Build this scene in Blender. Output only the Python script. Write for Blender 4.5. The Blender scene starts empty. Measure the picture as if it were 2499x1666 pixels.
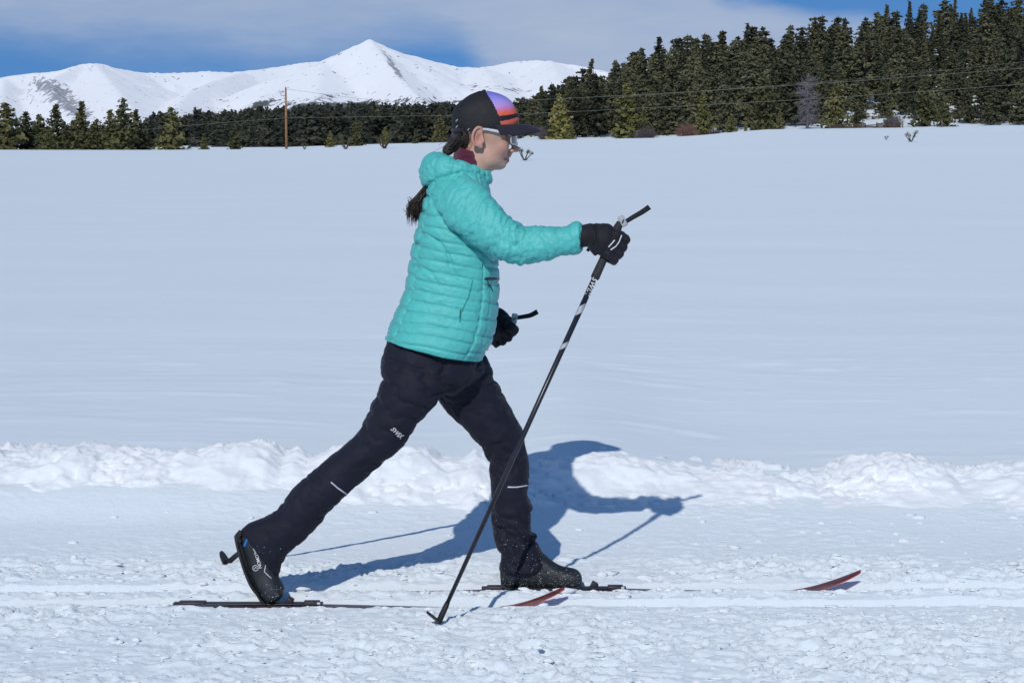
import bpy, bmesh, math, random
import numpy as np
from mathutils import Vector, Matrix
from mathutils.bvhtree import BVHTree
from mathutils.kdtree import KDTree

R = math.radians
scene = bpy.context.scene
COL = scene.collection
random.seed(4); RNG = np.random.default_rng(4)

# ------------------------------------------------------------------ camera
F = 5077.0            # focal length in photograph pixels (2499 wide)
HC = 1.447            # camera height above the groomed trail
PITCH = R(5.49)
cam_data = bpy.data.cameras.new('camera')
cam_data.sensor_fit = 'HORIZONTAL'; cam_data.sensor_width = 36.0
cam_data.lens = 36.0 * F / 2499.0
cam_data.clip_start = 0.1; cam_data.clip_end = 60000
cam = bpy.data.objects.new('camera', cam_data); COL.objects.link(cam)
cam.location = (0, 0, HC); cam.rotation_euler = (R(90) - PITCH, 0, 0)
scene.camera = cam

# ------------------------------------------------------------------ sun and sky
SUN_L = Vector((0.275, 1.45, -1.0)).normalized()        # direction in which sunlight travels
SUN_EL = math.asin(-SUN_L.z)
sun_data = bpy.data.lights.new('sun', 'SUN')
sun_data.energy = 2.38; sun_data.angle = R(0.53); sun_data.color = (1.0, 0.965, 0.90)
sun = bpy.data.objects.new('sun', sun_data); COL.objects.link(sun)
sun.rotation_euler = SUN_L.to_track_quat('-Z', 'Y').to_euler(); sun.location = (-5, -20, 15)

def build_world():
    w = bpy.data.worlds.new('World'); scene.world = w; w.use_nodes = True
    nt = w.node_tree; N = nt.nodes; L = nt.links; N.clear()
    def math_(op, a, b=None, clamp=False):
        n = N.new('ShaderNodeMath'); n.operation = op; n.use_clamp = clamp
        for i, v in enumerate((a, b)):
            if v is None: continue
            if isinstance(v, (int, float)): n.inputs[i].default_value = v
            else: L.new(v, n.inputs[i])
        return n.outputs[0]
    def sstep(v, lo, hi):
        n = N.new('ShaderNodeMapRange'); n.interpolation_type = 'SMOOTHSTEP'
        L.new(v, n.inputs[0]); n.inputs[1].default_value = lo; n.inputs[2].default_value = hi
        return n.outputs[0]
    tc = N.new('ShaderNodeTexCoord')
    sep = N.new('ShaderNodeSeparateXYZ'); L.new(tc.outputs['Generated'], sep.inputs[0])
    x, y, z = sep.outputs
    # thin high-altitude air: the deep blue reaches low, so look the sky colour up a little higher
    zz = math_('ADD', math_('MULTIPLY', math_('MAXIMUM', z, 0.0), 0.72), 0.27)
    cmb = N.new('ShaderNodeCombineXYZ'); L.new(x, cmb.inputs[0]); L.new(y, cmb.inputs[1]); L.new(zz, cmb.inputs[2])
    nrm = N.new('ShaderNodeVectorMath'); nrm.operation = 'NORMALIZE'; L.new(cmb.outputs[0], nrm.inputs[0])
    sky = N.new('ShaderNodeTexSky'); sky.sky_type = 'NISHITA'; sky.sun_disc = False
    sky.sun_elevation = SUN_EL; sky.sun_rotation = math.atan2(-SUN_L.x, -SUN_L.y)
    sky.altitude = 3000; sky.air_density = 1.0; sky.dust_density = 0.1; sky.ozone_density = 2.0
    L.new(nrm.outputs[0], sky.inputs['Vector'])
    hs = N.new('ShaderNodeHueSaturation'); hs.inputs['Saturation'].default_value = 1.27; hs.inputs['Value'].default_value = 1.15
    L.new(sky.outputs[0], hs.inputs['Color'])
    # high cloud veil
    az = math_('ARCTAN2', x, y); e = z
    cs = N.new('ShaderNodeCombineXYZ'); L.new(math_('MULTIPLY', az, 5.0), cs.inputs[0]); L.new(math_('MULTIPLY', e, 22.0), cs.inputs[1])
    n1 = N.new('ShaderNodeTexNoise'); n1.inputs['Scale'].default_value = 1.3; n1.inputs['Detail'].default_value = 5; n1.inputs['Roughness'].default_value = 0.62
    L.new(cs.outputs[0], n1.inputs['Vector'])
    nz = math_('SUBTRACT', n1.outputs[0], 0.5)
    t = math_('ADD', az, 0.5, True)
    def curve(pts, scale):
        r = N.new('ShaderNodeValToRGB'); r.color_ramp.interpolation = 'EASE'
        el = r.color_ramp.elements
        for i, (p, v) in enumerate(pts):
            q = el[i] if i < 2 else el.new(p)
            q.position = p; q.color = (v, v, v, 1)
        L.new(t, r.inputs[0])
        return math_('MULTIPLY', r.outputs[0], scale)
    lo = curve([(0.0, .55), (.254, .47), (.317, .40), (.38, .375), (.42, .405), (.455, .47), (.470, .47), (.505, .10), (.56, .0), (1, .3)], 0.094)
    hi = curve([(0.0, 1.0), (.50, 1.0), (.58, .80), (.605, .70), (.66, .60), (.70, .53), (.78, .45), (1.0, .4)], 0.1)
    # 'hi' >= 0.1 means no upper edge: widen it there
    hi = math_('ADD', hi, math_('MULTIPLY', sstep(hi, 0.085, 0.1), 0.9))
    el_ = math_('ADD', e, math_('MULTIPLY', nz, 0.030))
    m_lo = sstep(math_('SUBTRACT', el_, lo), -0.010, 0.020)
    m_hi = sstep(math_('SUBTRACT', hi, el_), -0.001, 0.013)
    m = math_('MULTIPLY', m_lo, m_hi)
    thin = math_('SUBTRACT', 1.0, math_('MULTIPLY', sstep(e, 0.08, 0.35), 0.72))
    dens = math_('ADD', 0.74, math_('MULTIPLY', nz, 0.9))
    dens = math_('ADD', dens, math_('MULTIPLY', sstep(az, -0.05, 0.06), 0.14))
    mask = math_('MAXIMUM', math_('MULTIPLY', math_('MULTIPLY', m, thin), dens, True), 0.03)
    mix = N.new('ShaderNodeMix'); mix.data_type = 'RGBA'
    L.new(mask, mix.inputs['Factor']); L.new(hs.outputs[0], mix.inputs['A'])
    SK = 0.1
    mix.inputs['B'].default_value = (0.41 / SK, 0.49 / SK, 0.64 / SK, 1)
    bg = N.new('ShaderNodeBackground'); bg.inputs['Strength'].default_value = SK
    L.new(mix.outputs['Result'], bg.inputs['Color'])
    out = N.new('ShaderNodeOutputWorld'); L.new(bg.outputs[0], out.inputs['Surface'])
build_world()

vs = scene.view_settings
vs.view_transform = 'Standard'; vs.look = 'None'; vs.exposure = 0.0; vs.gamma = 1.0; vs.use_curve_mapping = False

# ------------------------------------------------------------------ helpers
CP, SP = math.cos(PITCH), math.sin(PITCH)
def W(px, py, Y):
    """world point at depth Y that the photograph shows at pixel (px, py)"""
    r = (px - 1249.5) / F; u = -(py - 833.0) / F
    dy = CP + u * SP; dz = -SP + u * CP
    t = Y / dy
    return np.array((r * t, Y, HC + dz * t))
def ray(px, py):
    r = (px - 1249.5) / F; u = -(py - 833.0) / F
    return Vector((r, CP + u * SP, -SP + u * CP)).normalized()

def hsh(ix, iy, iz, seed):
    n = (ix.astype(np.int64) * 374761393 + iy.astype(np.int64) * 668265263 + iz.astype(np.int64) * 2147483647 + seed * 1442695041) & 0xFFFFFFFF
    n = ((n ^ (n >> 13)) * 1274126177) & 0xFFFFFFFF
    n = ((n ^ (n >> 15)) * 2246822519) & 0xFFFFFFFF
    return ((n ^ (n >> 16)) & 0xFFFFFF) / float(0xFFFFFF) * 2 - 1
def noise2(x, y, seed=0):
    ix = np.floor(x); iy = np.floor(y); fx = x - ix; fy = y - iy
    ix = ix.astype(np.int64); iy = iy.astype(np.int64); z = np.zeros_like(ix)
    sx = fx * fx * fx * (fx * (fx * 6 - 15) + 10); sy = fy * fy * fy * (fy * (fy * 6 - 15) + 10)
    def g(dx, dy):
        a = hsh(ix + dx, iy + dy, z, seed) * math.pi
        return np.cos(a) * (fx - dx) + np.sin(a) * (fy - dy)
    a = g(0, 0); b = g(1, 0); c = g(0, 1); d = g(1, 1)
    return 1.6 * ((a + (b - a) * sx) * (1 - sy) + (c + (d - c) * sx) * sy)
def fbm2(x, y, oct=4, seed=0, gain=0.5):
    s = 0; a = 1.0
    for o in range(oct):
        s = s + a * noise2(x * 2 ** o + 17.3 * o, y * 2 ** o - 9.1 * o, seed + o); a *= gain
    return s
def noise3(P, seed=0):
    i = np.floor(P); f = P - i; i = i.astype(np.int64)
    s = f * f * (3 - 2 * f)
    def g(a, b, c): return hsh(i[:, 0] + a, i[:, 1] + b, i[:, 2] + c, seed)
    x0 = g(0, 0, 0) * (1 - s[:, 0]) + g(1, 0, 0) * s[:, 0]; x1 = g(0, 1, 0) * (1 - s[:, 0]) + g(1, 1, 0) * s[:, 0]
    x2 = g(0, 0, 1) * (1 - s[:, 0]) + g(1, 0, 1) * s[:, 0]; x3 = g(0, 1, 1) * (1 - s[:, 0]) + g(1, 1, 1) * s[:, 0]
    y0 = x0 * (1 - s[:, 1]) + x1 * s[:, 1]; y1 = x2 * (1 - s[:, 1]) + x3 * s[:, 1]
    return y0 * (1 - s[:, 2]) + y1 * s[:, 2]
def fbm3(P, oct=3, seed=0, gain=0.5):
    s = 0; a = 1.0
    for o in range(oct):
        s = s + a * noise3(P * 2 ** o + 13.7 * o, seed + o); a *= gain
    return s
def sm(x, a, b):
    t = np.clip((x - a) / (b - a), 0, 1); return t * t * (3 - 2 * t)

WLOC = {}
def mesh_data(name, V, Fs, mats, smooth=True, fm=None):
    me = bpy.data.meshes.new(name)
    V = np.asarray(V, float)
    if isinstance(Fs, np.ndarray) and Fs.ndim == 2:
        k = Fs.shape[1]
        me.vertices.add(len(V)); me.vertices.foreach_set('co', V.ravel())
        me.loops.add(Fs.size); me.loops.foreach_set('vertex_index', Fs.ravel().astype(np.int32))
        me.polygons.add(len(Fs)); me.polygons.foreach_set('loop_start', np.arange(0, Fs.size, k, dtype=np.int32))
        me.update(calc_edges=True)
    else:
        me.from_pydata([tuple(v) for v in V], [], [tuple(int(i) for i in f) for f in Fs]); me.update()
    if not isinstance(mats, (list, tuple)): mats = [mats]
    for m in mats: me.materials.append(m)
    if fm is not None: me.polygons.foreach_set('material_index', np.asarray(fm, np.int32))
    me.polygons.foreach_set('use_smooth', np.full(len(me.polygons), bool(smooth)))
    me.validate()
    return me
def tag(o, label=None, cat=None, group=None, kind=None):
    if label: o['label'] = label
    if cat: o['category'] = cat
    if group: o['group'] = group
    if kind: o['kind'] = kind
    return o
def mk(name, V, Fs, mat, parent=None, smooth=True, origin=None, fm=None):
    V = np.asarray(V, float)
    if origin is None:
        origin = WLOC[parent.name] if parent else np.array((V[:, 0].mean(), V[:, 1].mean(), V[:, 2].min()))
    origin = np.asarray(origin, float)
    o = bpy.data.objects.new(name, mesh_data(name, V - origin, Fs, mat, smooth, fm)); COL.objects.link(o)
    if parent: o.parent = parent; o.location = origin - WLOC[parent.name]
    else: o.location = origin
    WLOC[o.name] = origin
    return o
def empty(name, loc):
    o = bpy.data.objects.new(name, None); COL.objects.link(o); o.location = loc; o.empty_display_size = 0.2
    WLOC[o.name] = np.asarray(loc, float)
    return o

class MB:
    def __init__(s): s.V = []; s.F = []
    def add(s, V, Fs):
        n = len(s.V); s.V.extend([tuple(v) for v in V]); s.F.extend([tuple(int(i) + n for i in f) for f in Fs]); return s
    def tube(s, pts, rad, seg=8, cap=True):
        pts = [Vector(p) for p in pts]; n = len(pts)
        if not hasattr(rad, '__len__'): rad = [rad] * n
        V = []; up = None
        for i in range(n):
            t = (pts[min(i + 1, n - 1)] - pts[max(i - 1, 0)]).normalized()
            if up is None: up = t.orthogonal().normalized()
            up = (up - t * up.dot(t)).normalized(); sd = t.cross(up)
            for k in range(seg):
                a = 2 * math.pi * k / seg
                V.append(pts[i] + (up * math.cos(a) + sd * math.sin(a)) * rad[i])
        Fs = [(i * seg + k, i * seg + (k + 1) % seg, (i + 1) * seg + (k + 1) % seg, (i + 1) * seg + k) for i in range(n - 1) for k in range(seg)]
        if cap: Fs += [tuple(range(seg))[::-1], tuple((n - 1) * seg + k for k in range(seg))]
        return s.add(V, Fs)
    def box(s, c, size, rot=None, bev=0.0):
        bm = bmesh.new(); bmesh.ops.create_cube(bm, size=1)
        bmesh.ops.scale(bm, vec=size, verts=bm.verts)
        if bev: bmesh.ops.bevel(bm, geom=bm.edges[:], offset=bev, segments=2, affect='EDGES', profile=0.6)
        if rot is not None: bmesh.ops.rotate(bm, matrix=rot, verts=bm.verts)
        bmesh.ops.translate(bm, vec=c, verts=bm.verts); bm.verts.index_update()
        s.add([v.co[:] for v in bm.verts], [[v.index for v in f.verts] for f in bm.faces]); bm.free(); return s
    def build(s, name, mat, parent=None, smooth=True, origin=None): return mk(name, s.V, s.F, mat, parent, smooth, origin)

def catmull(A, m):
    A = np.asarray(A, float); n = len(A)
    t = np.linspace(0, n - 1, m); i = np.minimum(t.astype(int), n - 2); f = (t - i)[:, None]
    p0 = A[np.maximum(i - 1, 0)]; p1 = A[i]; p2 = A[i + 1]; p3 = A[np.minimum(i + 2, n - 1)]
    return 0.5 * (2 * p1 + (p2 - p0) * f + (2 * p0 - 5 * p1 + 4 * p2 - p3) * f ** 2 + (-p0 + 3 * p1 - 3 * p2 + p3) * f ** 3)
def loft(secs, rings=60, seg=48, p=0.92, disp=None):
    """secs: (pixel A, pixel B, depth Y, half depth): the outline edges in the photograph and the depth of the limb"""
    rows = []
    for (a, b, Y, hd) in secs:
        A = W(a[0], a[1], Y); B = W(b[0], b[1], Y); C = (A + B) / 2; Hf = (B - A) / 2
        rows.append([C[0], C[1], C[2], Hf[0], Hf[2], hd])
    S = catmull(rows, rings); th = np.linspace(0, 2 * math.pi, seg, endpoint=False)
    c = np.sign(np.cos(th)) * np.abs(np.cos(th)) ** p; s = np.sign(np.sin(th)) * np.abs(np.sin(th)) ** p
    V = np.zeros((rings, seg, 3))
    V[:, :, 0] = S[:, 0:1] + S[:, 3:4] * c; V[:, :, 1] = S[:, 1:2] + S[:, 5:6] * s; V[:, :, 2] = S[:, 2:3] + S[:, 4:5] * c
    uu = np.repeat(np.linspace(0, 1, rings), seg); tt = np.tile(th, rings)
    V = V.reshape(-1, 3)
    Fs = []
    for i in range(rings - 1):
        for k in range(seg): Fs.append((i * seg + k, i * seg + (k + 1) % seg, (i + 1) * seg + (k + 1) % seg, (i + 1) * seg + k))
    n = len(V); V = np.vstack([V, S[0, :3], S[-1, :3]])
    for k in range(seg):
        Fs.append((k, n, (k + 1) % seg)); Fs.append(((rings - 1) * seg + k, (rings - 1) * seg + (k + 1) % seg, n + 1))
    return V, Fs, np.append(uu, (0, 1)), np.append(tt, (0, 0))
def fix_normals(V, Fs):
    bm = bmesh.new(); vs_ = [bm.verts.new(v) for v in V]
    for f in Fs:
        try: bm.faces.new([vs_[i] for i in f])
        except ValueError: pass
    bmesh.ops.recalc_face_normals(bm, faces=bm.faces); bm.verts.index_update()
    F2 = [[v.index for v in f.verts] for f in bm.faces]; bm.free(); return F2
def join(parts):
    V = []; Fs = []
    for (v, f) in parts:
        n = len(V); V.extend([tuple(q) for q in v]); Fs.extend([tuple(int(i) + n for i in g) for g in f])
    return V, Fs
def remesh(parts, voxel, smooth=2):
    parts = [(v, fix_normals(v, f)) for v, f in parts]
    V, Fs = join(parts)
    me = bpy.data.meshes.new('tmp'); me.from_pydata(V, [], Fs); me.update()
    o = bpy.data.objects.new('tmp', me); COL.objects.link(o)
    m = o.modifiers.new('r', 'REMESH'); m.mode = 'VOXEL'; m.voxel_size = voxel
    if smooth:
        q = o.modifiers.new('s', 'SMOOTH'); q.factor = 0.5; q.iterations = smooth
    dg = bpy.context.evaluated_depsgraph_get(); ev = o.evaluated_get(dg); r = ev.to_mesh()
    n = len(r.vertices); Vn = np.zeros(n * 3); r.vertices.foreach_get('co', Vn)
    Nn = np.zeros(n * 3); r.vertex_normals.foreach_get('vector', Nn)
    Fn = np.zeros(len(r.polygons) * 4, np.int32)
    if len(r.loops) == len(Fn):
        r.loops.foreach_get('vertex_index', Fn); Fn = Fn.reshape(-1, 4)
    else: Fn = [tuple(p.vertices) for p in r.polygons]
    ev.to_mesh_clear(); bpy.data.objects.remove(o); bpy.data.meshes.remove(me)
    return Vn.reshape(-1, 3), Fn, Nn.reshape(-1, 3)
def surface_nets(fn, lo, hi, h):
    lo = np.asarray(lo, float); n = np.ceil((np.asarray(hi) - lo) / h).astype(int) + 1
    g = np.stack(np.meshgrid(*[lo[i] + h * np.arange(n[i]) for i in range(3)], indexing='ij'), -1).reshape(-1, 3)
    G = fn(g).reshape(n); S = G < 0
    c = n - 1
    acc = np.zeros((*c, 3)); cnt = np.zeros(c)
    cor = [(i, j, k) for i in (0, 1) for j in (0, 1) for k in (0, 1)]
    sl = lambda q: tuple(slice(q[a], q[a] + c[a]) for a in range(3))
    for q in cor:
        for ax in range(3):
            if q[ax]: continue
            r = list(q); r[ax] = 1
            a = G[sl(q)]; b = G[sl(r)]; x = (a < 0) != (b < 0)
            d = np.where(x, a / np.where(np.abs(a - b) < 1e-12, 1, a - b), 0)
            P = np.zeros((*c, 3)); P[..., :] = q; P[..., ax] = d
            acc += P * x[..., None]; cnt += x
    act = cnt > 0; idx = -np.ones(c, int); idx[act] = np.arange(act.sum())
    ii = np.stack(np.nonzero(act), -1)
    V = lo + h * (ii + acc[act] / cnt[act][:, None])
    Fs = []
    for ax in range(3):
        b, d = [(1, 2), (2, 0), (0, 1)][ax]
        A = [slice(1, n[k] - 1) for k in range(3)]; A[ax] = slice(0, n[ax] - 1); B = list(A); B[ax] = slice(1, n[ax])
        s0 = S[tuple(A)]; s1 = S[tuple(B)]; x = np.stack(np.nonzero(s0 != s1), -1)
        if not len(x): continue
        sg = s0[tuple(x.T)]
        x = x + [0 if k == ax else 1 for k in range(3)]
        def cell(ob, od):
            y = x.copy(); y[:, b] += ob; y[:, d] += od; return idx[tuple(y.T)]
        q = np.stack([cell(-1, -1), cell(0, -1), cell(0, 0), cell(-1, 0)], -1)
        q[~sg] = q[~sg][:, ::-1]
        Fs.append(q)
    return V, np.vstack(Fs)
# signed distance pieces
def s_ell(P, c, r, rot=None):
    q = P - np.asarray(c)
    if rot is not None: q = q @ rot
    r = np.asarray(r, float); k = np.linalg.norm(q / r, axis=1); return (k - 1) * r.min()
def s_cap(P, a, b, ra, rb=None):
    rb = ra if rb is None else rb
    a = np.asarray(a, float); b = np.asarray(b, float); d = b - a
    t = np.clip((P - a) @ d / max(d @ d, 1e-12), 0, 1)
    return np.linalg.norm(P - a - t[:, None] * d, axis=1) - (ra + (rb - ra) * t)
def smin(a, b, k):
    h = np.clip(0.5 + 0.5 * (b - a) / k, 0, 1); return b * (1 - h) + a * h - k * h * (1 - h)
def worley3(P, seed=0):
    i0 = np.floor(P).astype(np.int64); best = np.full(len(P), 9.0); sec = np.full(len(P), 9.0); val = np.zeros(len(P))
    for dx in (-1, 0, 1):
        for dy in (-1, 0, 1):
            for dz in (-1, 0, 1):
                c = i0 + (dx, dy, dz)
                o = np.stack([hsh(c[:, 0], c[:, 1], c[:, 2], seed + k) for k in range(3)], -1) * .5 + .5
                d = np.linalg.norm(c + o - P, axis=1); v = hsh(c[:, 0], c[:, 1], c[:, 2], seed + 9)
                n = d < best; sec = np.where(n, best, np.minimum(sec, d)); val = np.where(n, v, val); best = np.where(n, d, best)
    return best, sec - best, val
def smax(a, b, k): return -smin(-a, -b, k)

# ------------------------------------------------------------------ materials
class NT:
    def __init__(s, name):
        s.m = bpy.data.materials.new(name); s.m.use_nodes = True
        s.t = s.m.node_tree; s.N = s.t.nodes; s.L = s.t.links
        s.b = s.N['Principled BSDF']; s.out = s.N['Material Output']
    def node(s, t, **kw):
        n = s.N.new(t)
        for k, v in kw.items(): setattr(n, k, v)
        return n
    def put(s, inp, v):
        if hasattr(v, 'is_linked') or isinstance(v, bpy.types.NodeSocket): s.L.new(v, inp)
        else: inp.default_value = v
    def coord(s, kind='Object', scale=(1, 1, 1), rot=(0, 0, 0)):
        tc = s.node('ShaderNodeTexCoord'); mp = s.node('ShaderNodeMapping')
        s.L.new(tc.outputs[kind], mp.inputs[0]); mp.inputs['Scale'].default_value = scale; mp.inputs['Rotation'].default_value = rot
        return mp.outputs[0]
    def noise(s, vec, scale, detail=4, rough=0.5, out=0):
        n = s.node('ShaderNodeTexNoise'); n.inputs['Scale'].default_value = scale; n.inputs['Detail'].default_value = detail; n.inputs['Roughness'].default_value = rough
        s.L.new(vec, n.inputs['Vector']); return n.outputs[out]
    def ramp(s, fac, pts, interp='LINEAR'):
        r = s.node('ShaderNodeValToRGB'); r.color_ramp.interpolation = interp; el = r.color_ramp.elements
        for i, (p, c) in enumerate(pts):
            q = el[i] if i < 2 else el.new(p)
            q.position = p; q.color = (c[0], c[1], c[2], 1)
        s.L.new(fac, r.inputs[0]); return r.outputs[0]
    def mix(s, fac, a, b):
        n = s.node('ShaderNodeMix', data_type='RGBA')
        for k, v in (('Factor', fac), ('A', a), ('B', b)):
            if isinstance(v, tuple) and len(v) == 3: v = (*v, 1)
            s.put(n.inputs[k], v)
        return n.outputs['Result']
    def math(s, op, a, b=0.0):
        n = s.node('ShaderNodeMath', operation=op); s.put(n.inputs[0], a); s.put(n.inputs[1], b); return n.outputs[0]
    def bump(s, h, strength=0.3, dist=0.01, prev=None):
        n = s.node('ShaderNodeBump'); n.inputs['Strength'].default_value = strength; n.inputs['Distance'].default_value = dist
        s.L.new(h, n.inputs['Height'])
        if prev is not None: s.L.new(prev, n.inputs['Normal'])
        return n.outputs[0]
    def set(s, **kw):
        for k, v in kw.items():
            if isinstance(v, tuple) and len(v) == 3: v = (*v, 1)
            s.put(s.b.inputs[k.replace('_', ' ')], v)
        return s.m
def plain(name, col, rough=0.6, metal=0.0, var=0.15, nscale=60.0, bump=0.0, bdist=0.002, spec=None):
    t = NT(name); v = t.coord()
    n = t.noise(v, nscale, 4)
    c = t.ramp(n, [(0.3, tuple(x * (1 - var) for x in col)), (0.7, tuple(min(1, x * (1 + var)) for x in col))])
    t.set(Base_Color=c, Roughness=rough, Metallic=metal)
    if spec is not None: t.b.inputs['Specular IOR Level'].default_value = spec
    if bump: t.set(Normal=t.bump(t.noise(v, nscale * 2, 3), bump, bdist))
    return t.m

M = {}
def snow(name, col, streak=(1, 1, 1), scale=20, bstr=0.4, bd=0.01, fine=True):
    t = NT(name); v = t.coord('Object', streak)
    n = t.noise(v, scale, 6, 0.6)
    nb = t.bump(n, bstr, bd)
    if fine: nb = t.bump(t.noise(t.coord('Object'), 220, 3, 0.6), 0.25, 0.003, nb)
    c = t.ramp(t.noise(v, scale * 0.2, 3), [(0.3, tuple(x * 0.975 for x in col)), (0.7, col)])
    t.set(Base_Color=c, Roughness=0.72, Normal=nb); t.b.inputs['Diffuse Roughness'].default_value = 0.35
    t.b.inputs['Specular IOR Level'].default_value = 0.25
    return t.m
SNOW = (0.785, 0.858, 0.895)
M['trail'] = snow('trail_snow', (0.825, 0.885, 0.92), (0.6, 1, 1), 60, 0.55, 0.008)
M['bank'] = snow('bank_snow', (0.875, 0.905, 0.925), (1, 1, 1), 26, 0.5, 0.012)
M['field'] = snow('field_snow', SNOW, (0.4, 1.5, 1), 2.6, 0.34, 0.025, False)
# ------------------------------------------------------------------ terrain heights
DX = lambda d: (np.asarray(d, float) - 1176.0) / 4778.0        # picture column (2352 wide) -> azimuth slope x / y
HZ = 324.7
E_X = DX([-900, 0, 660, 900, 1200, 1500, 1600, 1750, 2000, 2352, 3200]); E_Y = [346, 345, 343, 333, 322, 319, 314, 302, 297, 292, 282]
S_X = DX([1000, 1176, 1300, 1500, 1700, 1900, 2100, 2352, 3200]); S_Y = [322, 305, 268, 212, 180, 150, 118, 92, 60]
L_X = DX([-900, 0, 330, 400, 560, 700, 1000, 1250, 1700]); L_Y = [322, 326, 328, 310, 296, 284, 281, 280, 280]
def field_z(x, y):
    ys = np.maximum(y, 1.0); a = np.clip(x / ys, -0.6, 0.6)
    ze = HC + (HZ - np.interp(a, E_X, E_Y)) / 4778 * 330
    z = 0.175 + (ze - 0.175) * sm(y, 25, 330) + (-0.055 + 0.088 * np.exp(-((x - 0.28) / 0.42) ** 2) + 0.06 * sm(-x, -.1, 1.5)) * (1 - sm(y, 8.5, 15))
    zs = HC + (HZ - np.interp(a, S_X, S_Y)) / 4778 * 430
    wr = sm(a, DX(1120), DX(1330))
    z = z + wr * np.maximum(zs - ze, 0) * sm(y, 296, 440)
    zl = HC + (HZ - np.interp(a, L_X, L_Y)) / 4778 * 1200
    z = z + (1 - wr) * (zl - ze) * sm(y, 430, 1200)
    far = sm(y, 1400, 3000); z = z * (1 - far) + 12.0 * far
    z = z - 0.35 * (1 - sm(y, 8.1, 8.24))
    z = z + 0.035 * fbm2(x * 0.12, y * 0.25, 3, 5) * sm(y, 8.5, 12) * (1 - sm(y, 60, 200))
    z = z + 0.35 * noise2(x * 0.018, y * 0.05, 7) * sm(y, 60, 130) * (1 - sm(y, 1400, 2000))
    z = z + 0.0045 * fbm2(x * 0.9 + 1.5 * noise2(x * .3, y * .8, 18), y * 2.6 + 0.5 * noise2(x * .7, y * .7, 19), 4, 8, .6) * (1 - sm(y, 20, 60)) * (.4 + .6 * sm(noise2(x * .25, y * .4, 20), -.5, .5))
    z = z + 0.016 * np.maximum(0, fbm2(x * 1.3 + noise2(x * .5, y, 28), y * 5.0, 3, 27, .6) - 0.42) * (1 - sm(y, 18, 45))
    return z
def gz(x, y): return float(field_z(np.array([float(x)]), np.array([float(y)]))[0])
def field_hit(px, py, y0=12, y1=460):
    """where the snow field is seen at a photograph pixel"""
    d = ray(px, py); ys = np.geomspace(y0, y1, 1500)
    dz = field_z(d.x / d.y * ys, ys) - (HC + d.z / d.y * ys)
    k = np.nonzero(dz > 0)[0]; Y = ys[k[0]] if len(k) else y1
    x = d.x / d.y * Y
    return np.array((x, Y, gz(x, Y)))
def grow(a, step, g, end):
    out = []; v = a; s = step
    while abs(v) < abs(end):
        s *= g; v += s if end > a else -s; out.append(v)
    return out
def grid(xs, ys, zf):
    X, Y = np.meshgrid(xs, ys, indexing='ij'); Z = zf(X.ravel(), Y.ravel()).reshape(X.shape)
    V = np.stack([X, Y, Z], -1).reshape(-1, 3); ny = len(ys)
    i, j = np.meshgrid(np.arange(len(xs) - 1), np.arange(ny - 1), indexing='ij'); b = (i * ny + j).ravel()
    return V, np.stack([b, b + ny, b + ny + 1, b + 1], -1)
def axis(lo, hi, step, glo, ghi, endlo, endhi):
    m = np.arange(lo, hi + step / 2, step)
    return np.array(list(reversed(grow(lo, step, glo, endlo))) + list(m) + grow(hi, step, ghi, endhi))

# groomed trail with the two ski grooves
YN, YF = 6.43, 6.655
def groove(y, c, x):
    wob = 0.003 * noise2(x * 3.0, y * 0 + c, 21) + 0.002 * noise2(x * 13.0, y * 0 + c * 3, 22) + 0.0015 * noise2(x * 37.0, y * 0 + c * 3, 23)
    near = sm(y, c - 0.047 + wob, c - 0.036 + wob); far = 1 - np.clip((y - (c + 0.034 + wob)) / (0.024 + wob * .5), 0, 1)
    return near * far
def trail_z(x, y):
    det = sm(y, 3.6, 4.9) * (1 - sm(np.abs(x), 2.9, 3.6))
    lay = 1 - 0.8 * sm(y, 6.95, 7.25)
    calm = 1 - 0.75 * (np.exp(-((y - YN) / 0.09) ** 2) + np.exp(-((y - YF) / 0.09) ** 2))
    calm = np.clip(calm, 0.12, 1)
    wx = x + 0.05 * noise2(x * 6, y * 6, 31)
    n = fbm2(wx * 9, y * 15, 3, 3, 0.6)
    chunk = sm(n, 0.08, 0.20) + 0.8 * sm(fbm2(wx * 15 + 3, y * 24, 2, 13, .6), 0.12, 0.24) + 0.5 * sm(fbm2(wx * 22 + 9, y * 30, 2, 14, .6), 0.15, 0.28)
    n2 = noise2(x * 42, y * 36, 12)
    pl = 0.35 + 0.65 * sm(fbm2(x * 1.4, y * 2.0, 2, 41), -0.5, 0.4)
    z = det * calm * lay * (0.0125 * chunk * pl + 0.0022 * n2 * pl + 0.0035 * fbm2(x * 4, y * 5, 2, 4))
    berm = 0.009 * np.exp(-((y - (YF + 0.13)) / 0.05) ** 2) * (0.4 + 1.3 * np.maximum(0, fbm2(x * 9, y * 9, 3, 6))) + 0.006 * np.exp(-((y - (YN + 0.11)) / 0.03) ** 2) * (0.5 + 1.2 * np.maximum(0, noise2(x * 14, y * 14, 16)))
    z = z + berm * (1 - sm(np.abs(x), 3, 5))
    z = z + 0.060 * np.clip((y - 7.15) / 0.75, 0, 1.1) ** 2 + 0.05 * sm(y, 7.62, 7.95) * sm(-x, 0.2, 1.4)
    z = z + 0.006 * fbm2(x * 0.7, y * 0.5, 2, 9)
    gn = groove(y, YN, x); gf = groove(y, YF, x)
    gr = np.maximum(gn, gf)
    lump = 0.22 * np.maximum(0, fbm2(x * 11, y * 16, 3, 17) - 0.25)
    z = z * (1 - 0.8 * gr) - 0.034 * gr * (1 - np.minimum(lump, 0.4) * (gr < 0.98))
    return z
xs = axis(-2.9, 2.9, 0.0078, 1.25, 1.25, -900, 900)
ys = axis(4.9, 7.98, 0.0085, 1.25, 1.6, -900, 7.99)
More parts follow.
